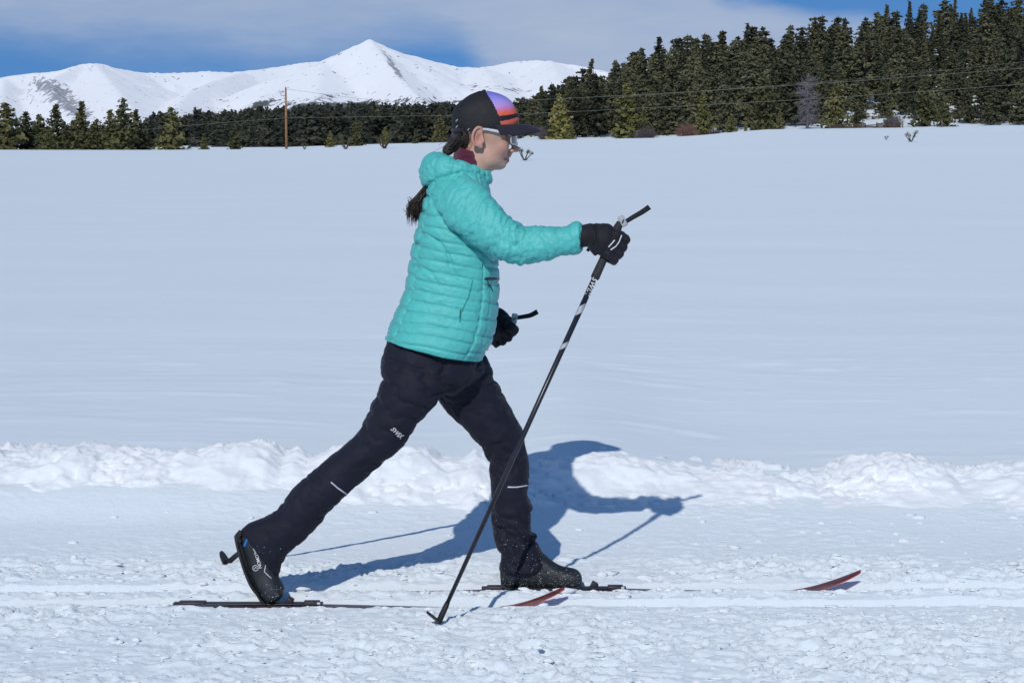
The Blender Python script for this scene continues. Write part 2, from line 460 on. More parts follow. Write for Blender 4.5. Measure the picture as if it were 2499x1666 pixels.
ys = np.sort(np.unique(np.concatenate([ys, np.arange(YN - 0.06, YN + 0.065, 0.004), np.arange(YF - 0.06, YF + 0.065, 0.004)])))
V, Fq = grid(xs, ys, trail_z)
trail = mk('groomed_trail', V, Fq, M['trail'], origin=(0, 0, 0))
tag(trail, 'groomed snow trail with two ski grooves in the foreground', 'trail', kind='structure')
def tz(x, y): return float(trail_z(np.array([float(x)]), np.array([float(y)]))[0])

# snow field running back to the trees and on to the mountains
xs = axis(-3.2, 3.2, 0.05, 1.09, 1.09, -14000, 14000)
ys = axis(8.22, 12.0, 0.035, 1.5, 1.035, 8.1, 22000)
xs = np.unique(np.concatenate([xs, np.arange(-120, 121, 2.5)]))
V, Fq = grid(xs, ys, field_z)
fieldo = mk('snow_field', V, Fq, M['field'], origin=(0, 0, 0))
tag(fieldo, 'smooth open snow field reaching back to the forest edge', 'snow field', kind='structure')

# ploughed bank between trail and field: cross-section swept along x and displaced
BK_X = [-900, 0, 100, 170, 240, 350, 450, 500, 560, 610, 640, 670, 700, 760, 800, 920, 980, 1010, 1060, 1090, 1130, 1215, 1280, 1330, 1420, 1530, 1640, 1720, 1820, 1880, 1930, 2000, 2070, 2150, 2250, 2352, 3200]
BK_Y = [1050, 1047, 1042, 1026, 1040, 1042, 1046, 1032, 1020, 1032, 1056, 1046, 1060, 1035, 1026, 1026, 1036, 1060, 1060, 1042, 1052, 1066, 1062, 1054, 1052, 1072, 1080, 1080, 1086, 1106, 1090, 1064, 1058, 1066, 1090, 1076, 1075]
def bank_top(x):
    d = 1176 + x / 8.15 * 4790
    py = np.interp(d, BK_X, BK_Y) * 1.0625
    u = -(py - 833.0) / F; return HC + (-SP + u * CP) / (CP + u * SP) * 8.15
xs = axis(-2.9, 2.9, 0.009, 1.3, 1.3, -900, 900)
prof_t = np.array([0, .12, .25, .36, .47, .58, .68, .8, .92, 1.0])
ns = 120; sp_ = np.linspace(0, 1, ns)
Xg, Sg = np.meshgrid(xs, sp_, indexing='ij'); X = Xg.ravel(); S = Sg.ravel()
top = bank_top(X)
lift = sm(-X, 0.2, 1.6)
py_ = np.interp(S, prof_t, [7.45, 7.70, 7.83, 7.91, 7.985, 8.06, 8.16, 8.32, 8.55, 8.72])
pz_ = np.interp(S, prof_t, [-0.08, 0.005, 0.05, 0.26, 0.52, 0.82, 1.0, 0.99, 0.75, 0.0])
pz_ = np.where(S < 0.25, pz_, 0.05 + (pz_ - 0.05) / 0.95 * (top - 0.05))
low = S < 0.25
py_ = py_ - 0.0 * lift + 0.05 * fbm2(X * 1.7, X * 0 + 3, 4, 51, .6) * sm(S, 0.0, 0.3)
P3 = np.stack([X, py_, pz_], -1)
amp = sm(S, 0.17, 0.36) * (1 - 0.55 * sm(S, 0.8, 1.0))
b1 = 1 - np.abs(fbm3(P3 * [5.5, 6, 8], 3, 60, 0.5)) * 1.5
b2 = 1 - np.abs(noise3(P3 * 17, 66)) * 1.8
b3 = fbm3(P3 * [26, 26, 30], 2, 70)
rough = 0.35 + 0.65 * sm(fbm2(X * 0.9, S * 2.0, 2, 71), -0.35, 0.35)
w1d, w1e, w1v = worley3(P3 * [7.5, 8, 9] + 0.5 * np.stack([b3, b2, b1], -1), 80); w2d, w2e, w2v = worley3(P3 * [27, 27, 30] + .4 * b3[:, None], 90)
dsp = amp * (0.022 * b1 + 0.004 * b2 * rough + 0.003 * b3 * rough + rough * (0.023 * w1v * sm(w1e, 0, .16) + 0.0060 * w2v * sm(w2e, 0, .2)) - 0.018)
tow = np.interp(S, prof_t, [0, 0, .5, .9, .85, .75, .25, 0, -.3, -.3])
P3[:, 1] -= dsp * tow; P3[:, 2] += dsp * (1 - 0.6 * np.abs(tow))
P3[:, 2] += sm(S, 0.5, 0.7) * (1 - sm(S, 0.75, 0.9)) * 0.012 * fbm2(X * 14, S * 20, 3, 77)
i, j = np.meshgrid(np.arange(len(xs) - 1), np.arange(ns - 1), indexing='ij'); b = (i * ns + j).ravel()
bank = mk('snow_bank', P3, np.stack([b, b + ns, b + ns + 1, b + 1], -1), M['bank'], origin=(0, 0, 0))
tag(bank, 'lumpy ploughed snow bank along the far side of the trail', 'snow bank', kind='structure')

# snow clods: a few lumps on the bank, countless crumbs on the trail
def lump(seed, rough=0.32, sub=2):
    bm = bmesh.new(); bmesh.ops.create_icosphere(bm, subdivisions=sub, radius=1.0)
    V = np.array([v.co[:] for v in bm.verts]); bm.verts.index_update()
    Fs = np.array([[v.index for v in f.verts] for f in bm.faces]); bm.free()
    d = 1 + rough * fbm3(V * 1.3 + seed * 7.7, 3, seed)
    V = V * d[:, None]
    V = V * (1 + 0.07 * worley3(V * 1.6 + seed, seed)[2])[:, None]
    return V, Fs
base = [lump(k + 20, 0.45, 1) for k in range(6)]
Vs = []; Fs = []; off = 0
def crumb(x, y, s, zf=tz, flat=0.42):
    global off
    v, f = base[RNG.integers(6)]
    a = RNG.uniform(0, 6.28); c_, s_ = math.cos(a), math.sin(a)
    q = v * (s * RNG.uniform(1.0, 2.4), s * RNG.uniform(.7, 1.1), s * flat * RNG.uniform(.7, 1.5)); a = RNG.normal(0, .35); c_, s_ = math.cos(a), math.sin(a); q = np.stack([q[:, 0] * c_ - q[:, 1] * s_, q[:, 0] * s_ + q[:, 1] * c_, q[:, 2]], -1)
    Vs.append(q + (x, y, zf(x, y) + s * 0.12)); Fs.append(f + off); off += len(v)
ct = []
for k in range(3200):
    x = RNG.uniform(-2.6, 2.6); y = 4.95 + (6.34 - 4.95) * RNG.random() ** 0.9
    ct.append((x, y, 0.0032 + 0.009 * RNG.random() ** 5))
for k in range(900):
    x = RNG.uniform(-2.6, 2.6); y = RNG.normal(YF + 0.16, 0.06) if RNG.random() < .6 else RNG.uniform(6.5, 6.6)
    if abs(y - YN) > .055 and abs(y - YF) > .055: ct.append((x, y, 0.004 + 0.014 * RNG.random() ** 4))
for k in range(330):
    ct.append((RNG.uniform(-2.6, 2.6), RNG.uniform(6.8, 7.8), 0.003 + 0.014 * RNG.random() ** 6))
for k in range(160):
    ct.append((RNG.uniform(-2.6, 2.6), YN - 0.047 + RNG.normal(0, .012), 0.004 + 0.009 * RNG.random() ** 3))
for k in range(160):
    ct.append((RNG.uniform(-2.6, 2.6), YF - 0.047 + RNG.normal(0, .012), 0.004 + 0.009 * RNG.random() ** 3))
zc = trail_z(np.array([c[0] for c in ct]), np.array([c[1] for c in ct]))
for (x, y, s), z in zip(ct, zc): crumb(x, y, s, lambda a, b_: z)
crumbs = mk('snow_crumbs', np.vstack(Vs), np.vstack(Fs), M['bank'], origin=(0, 0, 0), smooth=True)
tag(crumbs, 'small crumbs of snow strewn over the groomed trail', 'snow crumbs', kind='stuff')

# ------------------------------------------------------------------ mountains
def mountains():
    xs = np.arange(-5200, 4200, 17.0); ys = np.concatenate([np.arange(5200, 8600, 70.0), np.arange(8600, 12800, 26.0), np.arange(12800, 15000, 90.0)])
    X, Y = np.meshgrid(xs, ys, indexing='ij'); X = X.ravel(); Y = Y.ravel()
    def pt(d, yd, Yk): return ((d - 1176) / 4778 * Yk, Yk, HC + (HZ - yd) / 4778 * Yk)
    ridges = [
        ([(430, 296, 8700), (520, 274, 9300), (560, 252, 9700), (650, 203, 10300), (700, 172, 10600), (745, 147, 10800), (800, 116, 10950), (852, 93, 11000), (900, 115, 11150), (930, 127, 11250), (960, 132, 11350), (1010, 147, 11500), (1060, 156, 11600), (1110, 157, 11700), (1170, 145, 11900), (1230, 140, 12000), (1320, 150, 12000), (1450, 178, 11900), (1700, 235, 11600), (2300, 290, 11500)], .50),
        ([(852, 93, 11000), (880, 130, 10600), (915, 175, 10150), (950, 212, 9700), (985, 243, 9250), (1010, 262, 8900)], .62),
        ([(1110, 157, 11700), (1140, 200, 10600), (1165, 235, 9600)], .30),
        ([(1260, 141, 12000), (1290, 190, 10700), (1330, 235, 9700)], .33),
        ([(745, 147, 10800), (735, 210, 9900), (730, 245, 9200)], .34),
        ([(790, 121, 12900), (740, 143, 12700), (690, 147, 12600), (640, 156, 12500), (600, 161, 12400), (540, 168, 12200), (480, 165, 12100), (400, 169, 12000), (330, 168, 11900), (270, 158, 11600), (245, 150, 11450), (225, 147, 11400), (190, 150, 11350), (140, 165, 11300), (60, 172, 11300), (0, 180, 11300), (-200, 200, 11500), (-600, 240, 11800)], .46),
        ([(560, 166, 12250), (500, 186, 11500), (450, 205, 10800), (420, 232, 10000), (400, 262, 9400)], .50),
        ([(190, 150, 11350), (130, 180, 10900), (112, 186, 10800), (130, 215, 10300), (160, 250, 9700), (190, 290, 9100)], .62),
        ([(225, 147, 11400), (260, 190, 10600), (300, 240, 9700), (330, 280, 9100)], .42),
        ([(20, 182, 11250), (10, 230, 10200), (30, 280, 9300)], .5),
        ([(-200, 200, 11500), (-180, 250, 10000)], .5)]
    Z = np.full(len(X), 30.0); D = np.full(len(X), 1e9)
    for pts, sl in ridges:
        P = [pt(*p) for p in pts]
        for a, b in zip(P[:-1], P[1:]):
            ax, ay, az = a; dx, dy = b[0] - ax, b[1] - ay
            t = np.clip(((X - ax) * dx + (Y - ay) * dy) / (dx * dx + dy * dy), 0, 1)
            d = np.hypot(X - ax - t * dx, Y - ay - t * dy)
            h = az + (b[2] - az) * t - sl * d * (1 - 0.12 * np.clip(d / 1500, 0, 1)) 
            Z = np.maximum(Z, h); D = np.minimum(D, d)
    # soften then add gullies
    gul = np.abs(fbm2(X / 260, Y / 520, 4, 81)) 
    k = sm(D, 20, 260)
    Z = Z - k * 30 * gul + 10 * fbm2(X / 420, Y / 420, 3, 82) * k + 3.0 * fbm2(X / 70, Y / 70, 2, 83)
    Z = np.maximum(Z, 16 + 14 * fbm2(X / 900, Y / 900, 3, 84) + 0.018 * np.maximum(0, Y - 5200) * 0.5)
    V = np.stack([X, Y, Z], -1)
    # where bare rock and krummholz show through the snow
    d_ = 1176 + X / Y * 4778; yd = HZ - (Z - HC) / Y * 4778
    n1 = fbm2(X / 42, Y / 90, 4, 91, .6); n2 = fbm2(X / 160, Y / 300, 3, 92)
    rock = np.zeros(len(X))
    def zone(cx, cy, rx, ry, rot, s):
        c_, s_ = math.cos(rot), math.sin(rot); u = (d_ - cx) * c_ + (yd - cy) * s_; v = -(d_ - cx) * s_ + (yd - cy) * c_
        return s * np.exp(-(u / rx) ** 2 - (v / ry) ** 2)
    z = zone(150, 225, 60, 40, .5, .85) + zone(105, 195, 40, 18, .4, .6) + zone(190, 262, 40, 18, .4, .7) + zone(215, 160, 14, 10, 0, .5) + zone(60, 225, 50, 40, 0, .35)
    z += zone(902, 148, 62, 7, .98, 1.0) + zone(800, 118, 60, 3.5, -.5, .6) + zone(700, 170, 70, 3.5, -.5, .5) + zone(965, 205, 30, 8, .9, .45) + zone(930, 190, 60, 20, .9, .25)
    z += zone(380, 185, 45, 12, .15, .5) + zone(455, 207, 55, 4, -.45, .6) + zone(600, 172, 60, 8, 0, .3) + zone(410, 250, 14, 16, 0, .7) + zone(265, 205, 60, 14, .3, .35) + zone(240, 250, 14, 14, 0, .4)
    z += zone(1080, 200, 40, 8, .3, .25) + zone(1175, 150, 20, 4, 0, .15)
    rock = np.clip(z, 0, 1)
    tree = np.clip(zone(700, 262, 170, 16, -.12, 1) + zone(590, 250, 60, 9, -.5, .8) + zone(840, 250, 220, 9, .05, .65) + zone(500, 268, 60, 9, .1, .9) + zone(1050, 236, 130, 8, 0, .5) + zone(1150, 205, 120, 5, .1, .38) + zone(760, 222, 60, 7, -.2, .4), 0, 1)
    i, j = np.meshgrid(np.arange(len(xs) - 1), np.arange(len(ys) - 1), indexing='ij'); b = (i * len(ys) + j).ravel()
    t = NT('mountain_snow'); v = t.coord()
    at = t.node('ShaderNodeAttribute', attribute_name='rock'); at2 = t.node('ShaderNodeAttribute', attribute_name='scrub')
    n = t.noise(v, 0.02, 6, .6)
    rk = t.math('MULTIPLY', t.noise(t.coord('Object', (1, .5, .8)), .024, 8, .72), 1.0)
    rf = t.ramp(t.math('ADD', t.math('SUBTRACT', rk, .045), t.math('MULTIPLY', at.outputs['Fac'], .285)), [(.655, (0, 0, 0)), (.69, (1, 1, 1))])
    tf = t.ramp(t.math('ADD', t.noise(t.coord('Object', (1, .6, 1)), .022, 8, .72), t.math('MULTIPLY', at2.outputs['Fac'], .32)), [(.61, (0, 0, 0)), (.67, (1, 1, 1))])
    c = t.mix(t.math('MULTIPLY', rf, 0.8), (0.84, 0.86, 0.89), t.ramp(n, [(.35, (.13, .135, .16)), (.65, (.32, .325, .35))]))
    c = t.mix(t.math('MULTIPLY', tf, 0.92), c, (.05, .06, .055))
    t.set(Base_Color=c, Roughness=.8, Normal=t.bump(t.noise(v, 0.012, 8, .62), .16, 20.0)); t.b.inputs['Specular IOR Level'].default_value = .1; t.b.inputs['Diffuse Roughness'].default_value = .7
    o = mk('snowy_mountains', V, np.stack([b, b + len(ys), b + len(ys) + 1, b + 1], -1), t.m, origin=(0, 0, 0))
    for nm, ar in (('rock', rock), ('scrub', tree)):
        a = o.data.attributes.new(nm, 'FLOAT', 'POINT'); a.data.foreach_set('value', ar.astype(np.float32))
    tag(o, 'snow covered mountain range with a pointed central peak on the skyline', 'mountains', kind='structure')
mountains()
# ------------------------------------------------------------------ trees
def foliage(name, dark, light):
    t = NT(name); oi = t.node('ShaderNodeObjectInfo'); v = t.coord('Object')
    n = t.noise(v, 9.0, 3, .6)
    f = t.math('ADD', t.math('MULTIPLY', oi.outputs['Random'], .75), t.math('MULTIPLY', n, .55))
    c = t.ramp(f, [(.25, dark), (.95, light)])
    t.set(Base_Color=c, Roughness=.75); t.b.inputs['Specular IOR Level'].default_value = .25
    return t.m
M['pine_dark'] = foliage('dark_needles', (.040, .045, .029), (.150, .147, .080))
M['pine_light'] = foliage('young_needles', (.12, .122, .042), (.29, .26, .085))
M['pine_mid'] = foliage('pine_needles', (.060, .066, .030), (.165, .155, .062))
M['far_needles'] = foliage('far_needles', (.016, .020, .016), (.052, .055, .036))
M['grey_twig'] = foliage('grey_twigs', (.13, .12, .125), (.26, .24, .25))
M['red_twig'] = foliage('red_twigs', (.15, .085, .07), (.26, .15, .12))
M['purple_twig'] = foliage('purple_twigs', (.11, .09, .09), (.19, .155, .155))
M['bark'] = plain('pine_bark', (.10, .075, .058), .9, var=.4, nscale=8)

def conifer(seed, levels=24, R0=0.2, power=0.75, z0=0.08, per=8, size=0.05, droop=0.25, tuft=4, lobes=0.3):
    """crown of needle tufts on whorls of limbs; unit height"""
    r = np.random.default_rng(seed); V = []; Fs = []; bx, by = r.normal(0, .02, 2)
    def tri(c, s, up):
        d = r.normal(size=3); d[2] *= .6; d /= np.linalg.norm(d)
        e = r.normal(size=3); e = e - d * (e @ d); e /= np.linalg.norm(e)
        n = len(V); V.extend([c - d * s, c + e * s * .55 + up * .2 * s, c + d * s * 1.1 + up * s * .25, c - e * s * .55]); Fs.append((n, n + 1, n + 2, n + 3))
    side = r.uniform(0, 6.28)
    for i in range(levels):
        z = z0 + (1 - z0) * (i + r.uniform(-.22, .22)) / levels
        prof = max(0.012, (1 - (z - z0) / (1 - z0)) ** power)
        Rz = R0 * prof * r.uniform(.72, 1.18)
        for k in range(max(4, int(per * (.45 + .55 * prof)))):
            a = r.uniform(0, 6.28); L = Rz * r.uniform(.55, 1.12) * (1 + lobes * math.cos(2 * a + side + z * 9))
            if r.random() < .08: L *= .4
            for q in np.linspace(.25, 1, tuft):
                rr = L * q + r.normal(0, .006)
                c = np.array((rr * math.cos(a) + bx * math.sin(z * 3), rr * math.sin(a) + by * math.sin(z * 3), z - droop * rr * q * .8 + droop * .35 * rr * q * q + r.normal(0, .008)))
                for _ in range(2): tri(c + r.normal(0, size * .28, 3), size * r.uniform(.6, 1.15) * (.55 + .6 * prof), np.array((0, 0, 1.)))
    for k in range(10):
        tri(np.array((r.normal(0, .006), r.normal(0, .006), .93 + .007 * k)), size * (.55 - .035 * k), np.array((0, 0, 1.)))
    return np.array(V), np.array(Fs)
def trunk_me(mat, r0=.013, z1=.97, seed=0, limbs=10):
    mb = MB(); r = np.random.default_rng(seed)
    mb.tube([(0, 0, -.03), (.003, 0, .3), (-.002, .002, .65), (0, 0, z1)], [r0 * 1.15, r0 * .85, r0 * .5, r0 * .12], 6)
    for k in range(limbs):
        z = r.uniform(.1, .8); a = r.uniform(0, 6.28); L = .12 * (1 - z)
        mb.tube([(0, 0, z), (L * math.cos(a), L * math.sin(a), z + L * .15)], [r0 * .25, r0 * .08], 4)
    return mesh_data('trunk', mb.V, mb.F, mat)
PROTO = {}
def proto(kind):
    if kind in PROTO: return PROTO[kind]
    sp = {'spruce': [dict(levels=32, R0=.165, power=.9, per=9, size=.029, tuft=6, droop=.35, seed=s) for s in (1, 2, 3)],
          'pine': [dict(levels=15, R0=.25, power=.55, per=12, size=.035, droop=.12, z0=.07, lobes=.4, seed=s, tuft=8) for s in (5, 6, 7, 8)],
          'young': [dict(levels=22, R0=.29, power=.68, per=8, size=.050, droop=-.12, z0=.02, lobes=.2, seed=s) for s in (9, 10, 11)],
          'wide': [dict(levels=20, R0=.36, power=.6, per=8, size=.058, droop=-.05, z0=.03, lobes=.35, seed=s) for s in (13, 14, 15)]}[kind]
    mat = {'spruce': 'pine_dark', 'pine': 'pine_dark', 'young': 'pine_light', 'wide': 'pine_mid'}[kind]
    out = []
    for s in sp:
        V, Fs = conifer(**s); out.append((mesh_data('crown', V, Fs, M[mat], smooth=False), trunk_me(M['bark'], seed=s['seed'])))
    PROTO[kind] = out
    return out
def tree(kind, var, x, y, h, name, label, group=None, wid=1.0, mat=None):
    cr, tr = proto(kind)[var % len(proto(kind))]
    e = empty(name, (x, y, gz(x, y) - 0.05)); e.scale = (h * wid, h * wid, h); e.rotation_euler = (RNG.uniform(-.03, .03), RNG.uniform(-.03, .03), RNG.uniform(0, 6.28))
    tag(e, label, 'tree', group)
    for nm, me in (('trunk', tr), ('crown', cr)):
        o = bpy.data.objects.new(nm, me); COL.objects.link(o); o.parent = e
        if mat and nm == 'crown':
            o.material_slots[0].link = 'OBJECT'; o.material_slots[0].material = M[mat]
    return e
def tree_px(kind, var, d, ytop, Y, name, label, group=None, wid=1.0, mat=None):
    x = (d - 1176) / 4778 * Y; zt = HC + (HZ - ytop) / 4778 * Y
    return tree(kind, var, x, Y, zt - gz(x, Y), name, label, group, wid, mat)

# the row of trees left of the utility pole
for k, (d, yt, Y, kind, wid, lab) in enumerate([
        (18, 236, 322, 'wide', 1.1, 'tall broad pine at the far left edge of the photo'),
        (66, 256, 330, 'young', 1.1, 'shorter pine just right of the one at the left edge'),
        (98, 262, 338, 'wide', .9, 'low pine between the two leftmost groups of the tree row'),
        (137, 238, 324, 'young', .95, 'pointed spruce third from the left edge of the field'),
        (192, 233, 326, 'young', .9, 'tall slender spruce below the dark mountain buttress'),
        (168, 290, 332, 'wide', 1.1, 'squat pine filling the gap between two pointed spruces'),
        (228, 272, 334, 'wide', .9, 'low pine left of the tallest spruce of the left row'),
        (256, 252, 328, 'young', .9, 'spruce leaning on the left side of the tallest one'),
        (290, 226, 324, 'young', 1.0, 'tallest spruce of the left row with ragged top'),
        (318, 250, 333, 'young', .9, 'last spruce on the right end of the left row'),
        (330, 300, 327, 'wide', 1.1, 'low dark pine at the foot of the left row'),
        (120, 300, 318, 'wide', 1.2, 'low bushy pine in front of the left row'),
        (398, 246, 326, 'wide', .85, 'lone pine standing between left row and utility pole'),
        (472, 306, 322, 'young', 1.1, 'small pine sapling left of the pointed young pine'),
        (543, 291, 322, 'young', 1.2, 'pointed young pine nearest left of the utility pole')]):
    tree_px(kind, k, d, yt, Y, 'pine_tree', lab, 'trees along the left edge of the field', wid * 1.3, 'pine_mid' if kind == 'young' else None)
# trees along the edge right of the pole, before the dark wood
for k, (d, yt, Y, kind, wid, lab) in enumerate([
        (868, 240, 420, 'spruce', 1.4, 'spruce rising above the dark wood left of the black cap'),
        (760, 300, 345, 'young', 1.1, 'small pale pine right of the utility pole'),
        (885, 292, 336, 'young', 1.0, 'small pine at field edge behind the leafless sapling'),
        (955, 296, 336, 'wide', .9, 'round small pine at field edge left of the skier'),
        (1010, 262, 350, 'wide', 1.0, 'dark pine directly left of the black cap'),
        (820, 276, 352, 'wide', .9, 'dark pine midway between pole and cap')]):
    tree_px(kind, k, d, yt, Y, 'pine_tree', lab, 'trees at the field edge left of the skier', wid)
# lighter young pines in front of the hillside wood
for k, (d, yt, Y, kind, wid, lab) in enumerate([
        (1282, 214, 303, 'young', 1.05, 'olive young pine right of the cap brim'),
        (1312, 280, 299, 'young', 1.1, 'small yellowish sapling by the cap brim'),
        (1436, 192, 304, 'young', 1.15, 'large bright olive pine in front of the hillside wood'),
        (1478, 250, 306, 'young', 1.0, 'smaller olive pine leaning on the large bright one'),
        (1612, 214, 302, 'young', .95, 'slim yellow green pine above the red willow shrub'),
        (1550, 190, 312, 'spruce', 1.5, 'dark pointed pine behind the red willow shrub'),
        (1676, 262, 292, 'wide', 1.0, 'small dark pine standing out on the snow'),
        (1710, 282, 290, 'young', .9, 'tiny pine seedling on the snow by the small dark pine'),
        (1752, 172, 304, 'wide', .95, 'broad olive pine left of the bare grey tree'),
        (1790, 256, 298, 'wide', 1.0, 'low pine at the feet of the bare grey tree'),
        (1915, 186, 304, 'wide', .9, 'tall olive pine right of the bare grey tree'),
        (1965, 244, 299, 'wide', 1.0, 'low pine over the left end of the log fence'),
        (2035, 240, 304, 'wide', 1.0, 'low pine over the right end of the log fence'),
        (2115, 168, 303, 'wide', .85, 'tall olive pine right of the log fence'),
        (2165, 225, 296, 'wide', 1.0, 'pine with dark trunk by the last fence post'),
        (2270, 200, 300, 'pine', 1.3, 'dark pine with bare lower trunk near the right edge'),
        (2335, 180, 298, 'pine', 1.3, 'dark pine cut by the right edge of the photo')]):
    tree_px(kind, k, d, yt, Y, 'pine_tree', lab, 'young pines in front of the hillside wood', wid)
# the hillside wood itself
hill = []
for row, Y in enumerate(np.linspace(313, 446, 13)):
    sx = 34 + row * 0.6
    for d in np.arange(1196 - 57 * ((row * .618) % 1), 2420, 57):
        dd = d + RNG.uniform(-15, 15); YY = Y + RNG.uniform(-5, 5)
        if dd < 1215 + (row - 4) * -6 and row < 4: continue
        if 1900 < dd < 2140 and row < 1: continue
        hill.append((dd, YY, row))
for k, (d, Y, row) in enumerate(hill):
    x = (d - 1176) / 4778 * Y
    kind = 'spruce' if (d > 1980 and RNG.random() < .35) or RNG.random() < .12 else 'pine'
    h = RNG.uniform(6.2, 11.0) * (.72 + .28 * sm(np.array([d]), 1200, 1500)[0]) * (1.0 if kind == 'pine' else 1.1)
    tree(kind, int(RNG.integers(4)), x, Y, h, 'pine_tree', 'one of the dark pines packed together on the hillside at right', 'dark pines of the hillside wood', RNG.uniform(1.05, 1.5))

# far wood on the low ridge below the mountains: reads as one mass
def far_wood():
    Vs = []; Fs = []; off = 0
    pr = []
    for s in range(5):
        V, Fq = conifer(100 + s, levels=9, R0=.2, power=.7, per=6, size=.10, droop=.2, tuft=2, lobes=.2)
        pr.append((V, Fq))
    n = 2000
    ys = 400 + 820 * RNG.random(n) ** 1.5
    for Y in ys:
        d = RNG.uniform(-650, 1330)
        if d < 340 and (Y < 800 or RNG.random() < .5): continue
        if Y < 470 and d < 560: continue
        x = (d - 1176) / 4778 * Y; h = RNG.uniform(6.5, 10.5) if Y > 600 else RNG.uniform(5, 8)
        V, Fq = pr[RNG.integers(5)]; a = RNG.uniform(0, 6.28); c_, s_ = math.cos(a), math.sin(a); w = h * RNG.uniform(1.1, 1.6)
        q = np.stack([(V[:, 0] * c_ - V[:, 1] * s_) * w, (V[:, 0] * s_ + V[:, 1] * c_) * w, V[:, 2] * h], -1)
        Vs.append(q + (x, Y, gz(x, Y) - .2)); Fs.append(Fq + off); off += len(V)
    t = NT('wood_needles'); v = t.coord()
    c = t.ramp(t.noise(v, .12, 4, .7), [(.3, (.026, .031, .022)), (.75, (.080, .082, .050))])
    t.set(Base_Color=c, Roughness=.8)
    o = mk('far_wood', np.vstack(Vs), np.vstack(Fs), t.m, smooth=False, origin=(0, 0, 0))
    tag(o, 'dark distant conifer wood on the low ridge under the mountains', 'wood', kind='stuff')
far_wood()

# shrubs and the bare tree: real twigs
def twiggy(name, label, cat, p, h, w, n, mat, seed, trunk=False, r0=.02, group=None, ratio=.5):
    r = np.random.default_rng(seed); mb = MB()
    root = empty(name, p); tag(root, label, cat, group)
    if trunk:
        tm = MB(); tm.tube([(0, 0, -.1), (.02 * h, 0, .4 * h), (-.01 * h, 0, .75 * h), (.01 * h, 0, h)], [.03 * h, .022 * h, .014 * h, .006 * h], 7)
        tm2 = np.array(tm.V) + p; mk('trunk', tm2, tm.F, M[mat], root)
    for k in range(n):
        a = r.uniform(0, 6.28)
        if trunk:
            z = h * r.uniform(.12, .92); L = w * (1.0 - .55 * abs(z / h - .45)) * r.uniform(.5, 1.05)
            b0 = Vector((0, 0, z)); b1 = b0 + Vector((math.cos(a) * L, math.sin(a) * L, L * r.uniform(-.35, .35)))
        else:
            b0 = Vector((math.cos(a) * w * .2, math.sin(a) * w * .2, -.05)); s = r.random() ** .6
            b1 = Vector((math.cos(a) * w * s, math.sin(a) * w * s, h * math.sqrt(max(.06, 1 - s * s * .85)) * r.uniform(.7, 1.05)))
        m = (b0 + b1) / 2 + Vector(r.normal(0, .06 * w, 3))
        mb.tube([b0, m, b1], [r0, r0 * .7, r0 * .35], 3, False)
        for q in range(4):
            s0 = b0.lerp(b1, r.uniform(.3, .95)); mb.tube([s0, s0 + Vector(r.normal(0, .22 * w, 3)) + Vector((0, 0, .05 * h))], [r0 * .5, r0 * .25], 3, False)
    mk('twigs', np.array(mb.V) + p, mb.F, M[mat], root)
    return root
def ground_px(d, Y): x = (d - 1176) / 4778 * Y; return np.array((x, Y, gz(x, Y)))
twiggy('bare_tree', 'bare silvery grey tree among the dark green pines', 'tree', ground_px(1850, 300), 8.2, 2.3, 130, 'grey_twig', 3, True, .045)
twiggy('willow_shrub', 'reddish brown leafless willow shrub at the edge of the snow', 'shrub', ground_px(1576, 298), 2.1, 2.0, 330, 'red_twig', 4, r0=.02)
twiggy('willow_shrub', 'greyish purple leafless shrub left of the red willow', 'shrub', ground_px(1482, 299), 1.9, 2.0, 260, 'purple_twig', 5, r0=.02)
twiggy('willow_shrub', 'low grey brown shrub just right of the red willow', 'shrub', ground_px(1640, 297), 1.2, 1.0, 140, 'purple_twig', 6, r0=.018)
twiggy('willow_shrub', 'purple shrub beside the cap brim', 'shrub', ground_px(1246, 303), 2.0, 1.2, 150, 'purple_twig', 7, r0=.018)
twiggy('willow_shrub', 'grey bush behind the right end of the log fence', 'shrub', ground_px(2050, 303), 2.0, 1.6, 160, 'grey_twig', 8, r0=.02)

# pine saplings poking out of the snow field
def sapling(d, yd, hpx, label, seed, lean=0.2):
    p = field_hit(d * 1.0625, yd * 1.0625); h = hpx / 4778 * p[1]; r = np.random.default_rng(seed)
    root = empty('pine_sapling', p); tag(root, label, 'sapling', 'pine saplings in the snow field')
    st = MB(); tu = MB()
    for k in range(6):
        a = k * 1.05 + r.uniform(-.2, .2); b1 = Vector((math.cos(a) * h * .55 + lean * h, math.sin(a) * h * .3, h * r.uniform(.55, 1.0)))
        m = b1 * .5 + Vector((-.05 * h, 0, -.06 * h))
        st.tube([(0, 0, -.05), m, b1], [h * .06, h * .05, h * .03], 5)
        for q in range(46):
            c = b1 + Vector(r.normal(0, h * .085, 3)) + Vector((0, 0, h * .02)); dr = Vector(r.normal(0, 1, 3)); dr.z = abs(dr.z); dr = dr.normalized() * h * .13
            tu.tube([c, c + dr], [h * .016, h * .005], 3, False)
    mk('stem', np.array(st.V) + p, st.F, M['bark'], root); mk('needles', np.array(tu.V) + p, tu.F, M['pine_mid'], root, smooth=False)
for k, (d, yd, hp, lab) in enumerate([(1206, 369, 27, 'small pine sapling on the snow right behind the nose of the skier'), (795, 343, 24, 'small sapling at field edge right of the utility pole'), (884, 342, 30, 'forked sapling at field edge midway between pole and skier'),
        (2093, 326, 22, 'low three pronged sapling on the snow at right'), (700, 343, 12, 'tiny sapling close to the foot of the utility pole'), (2036, 321, 8, 'tiny seedling below the log fence')]):
    sapling(d, yd, hp, lab, 60 + k, 0)

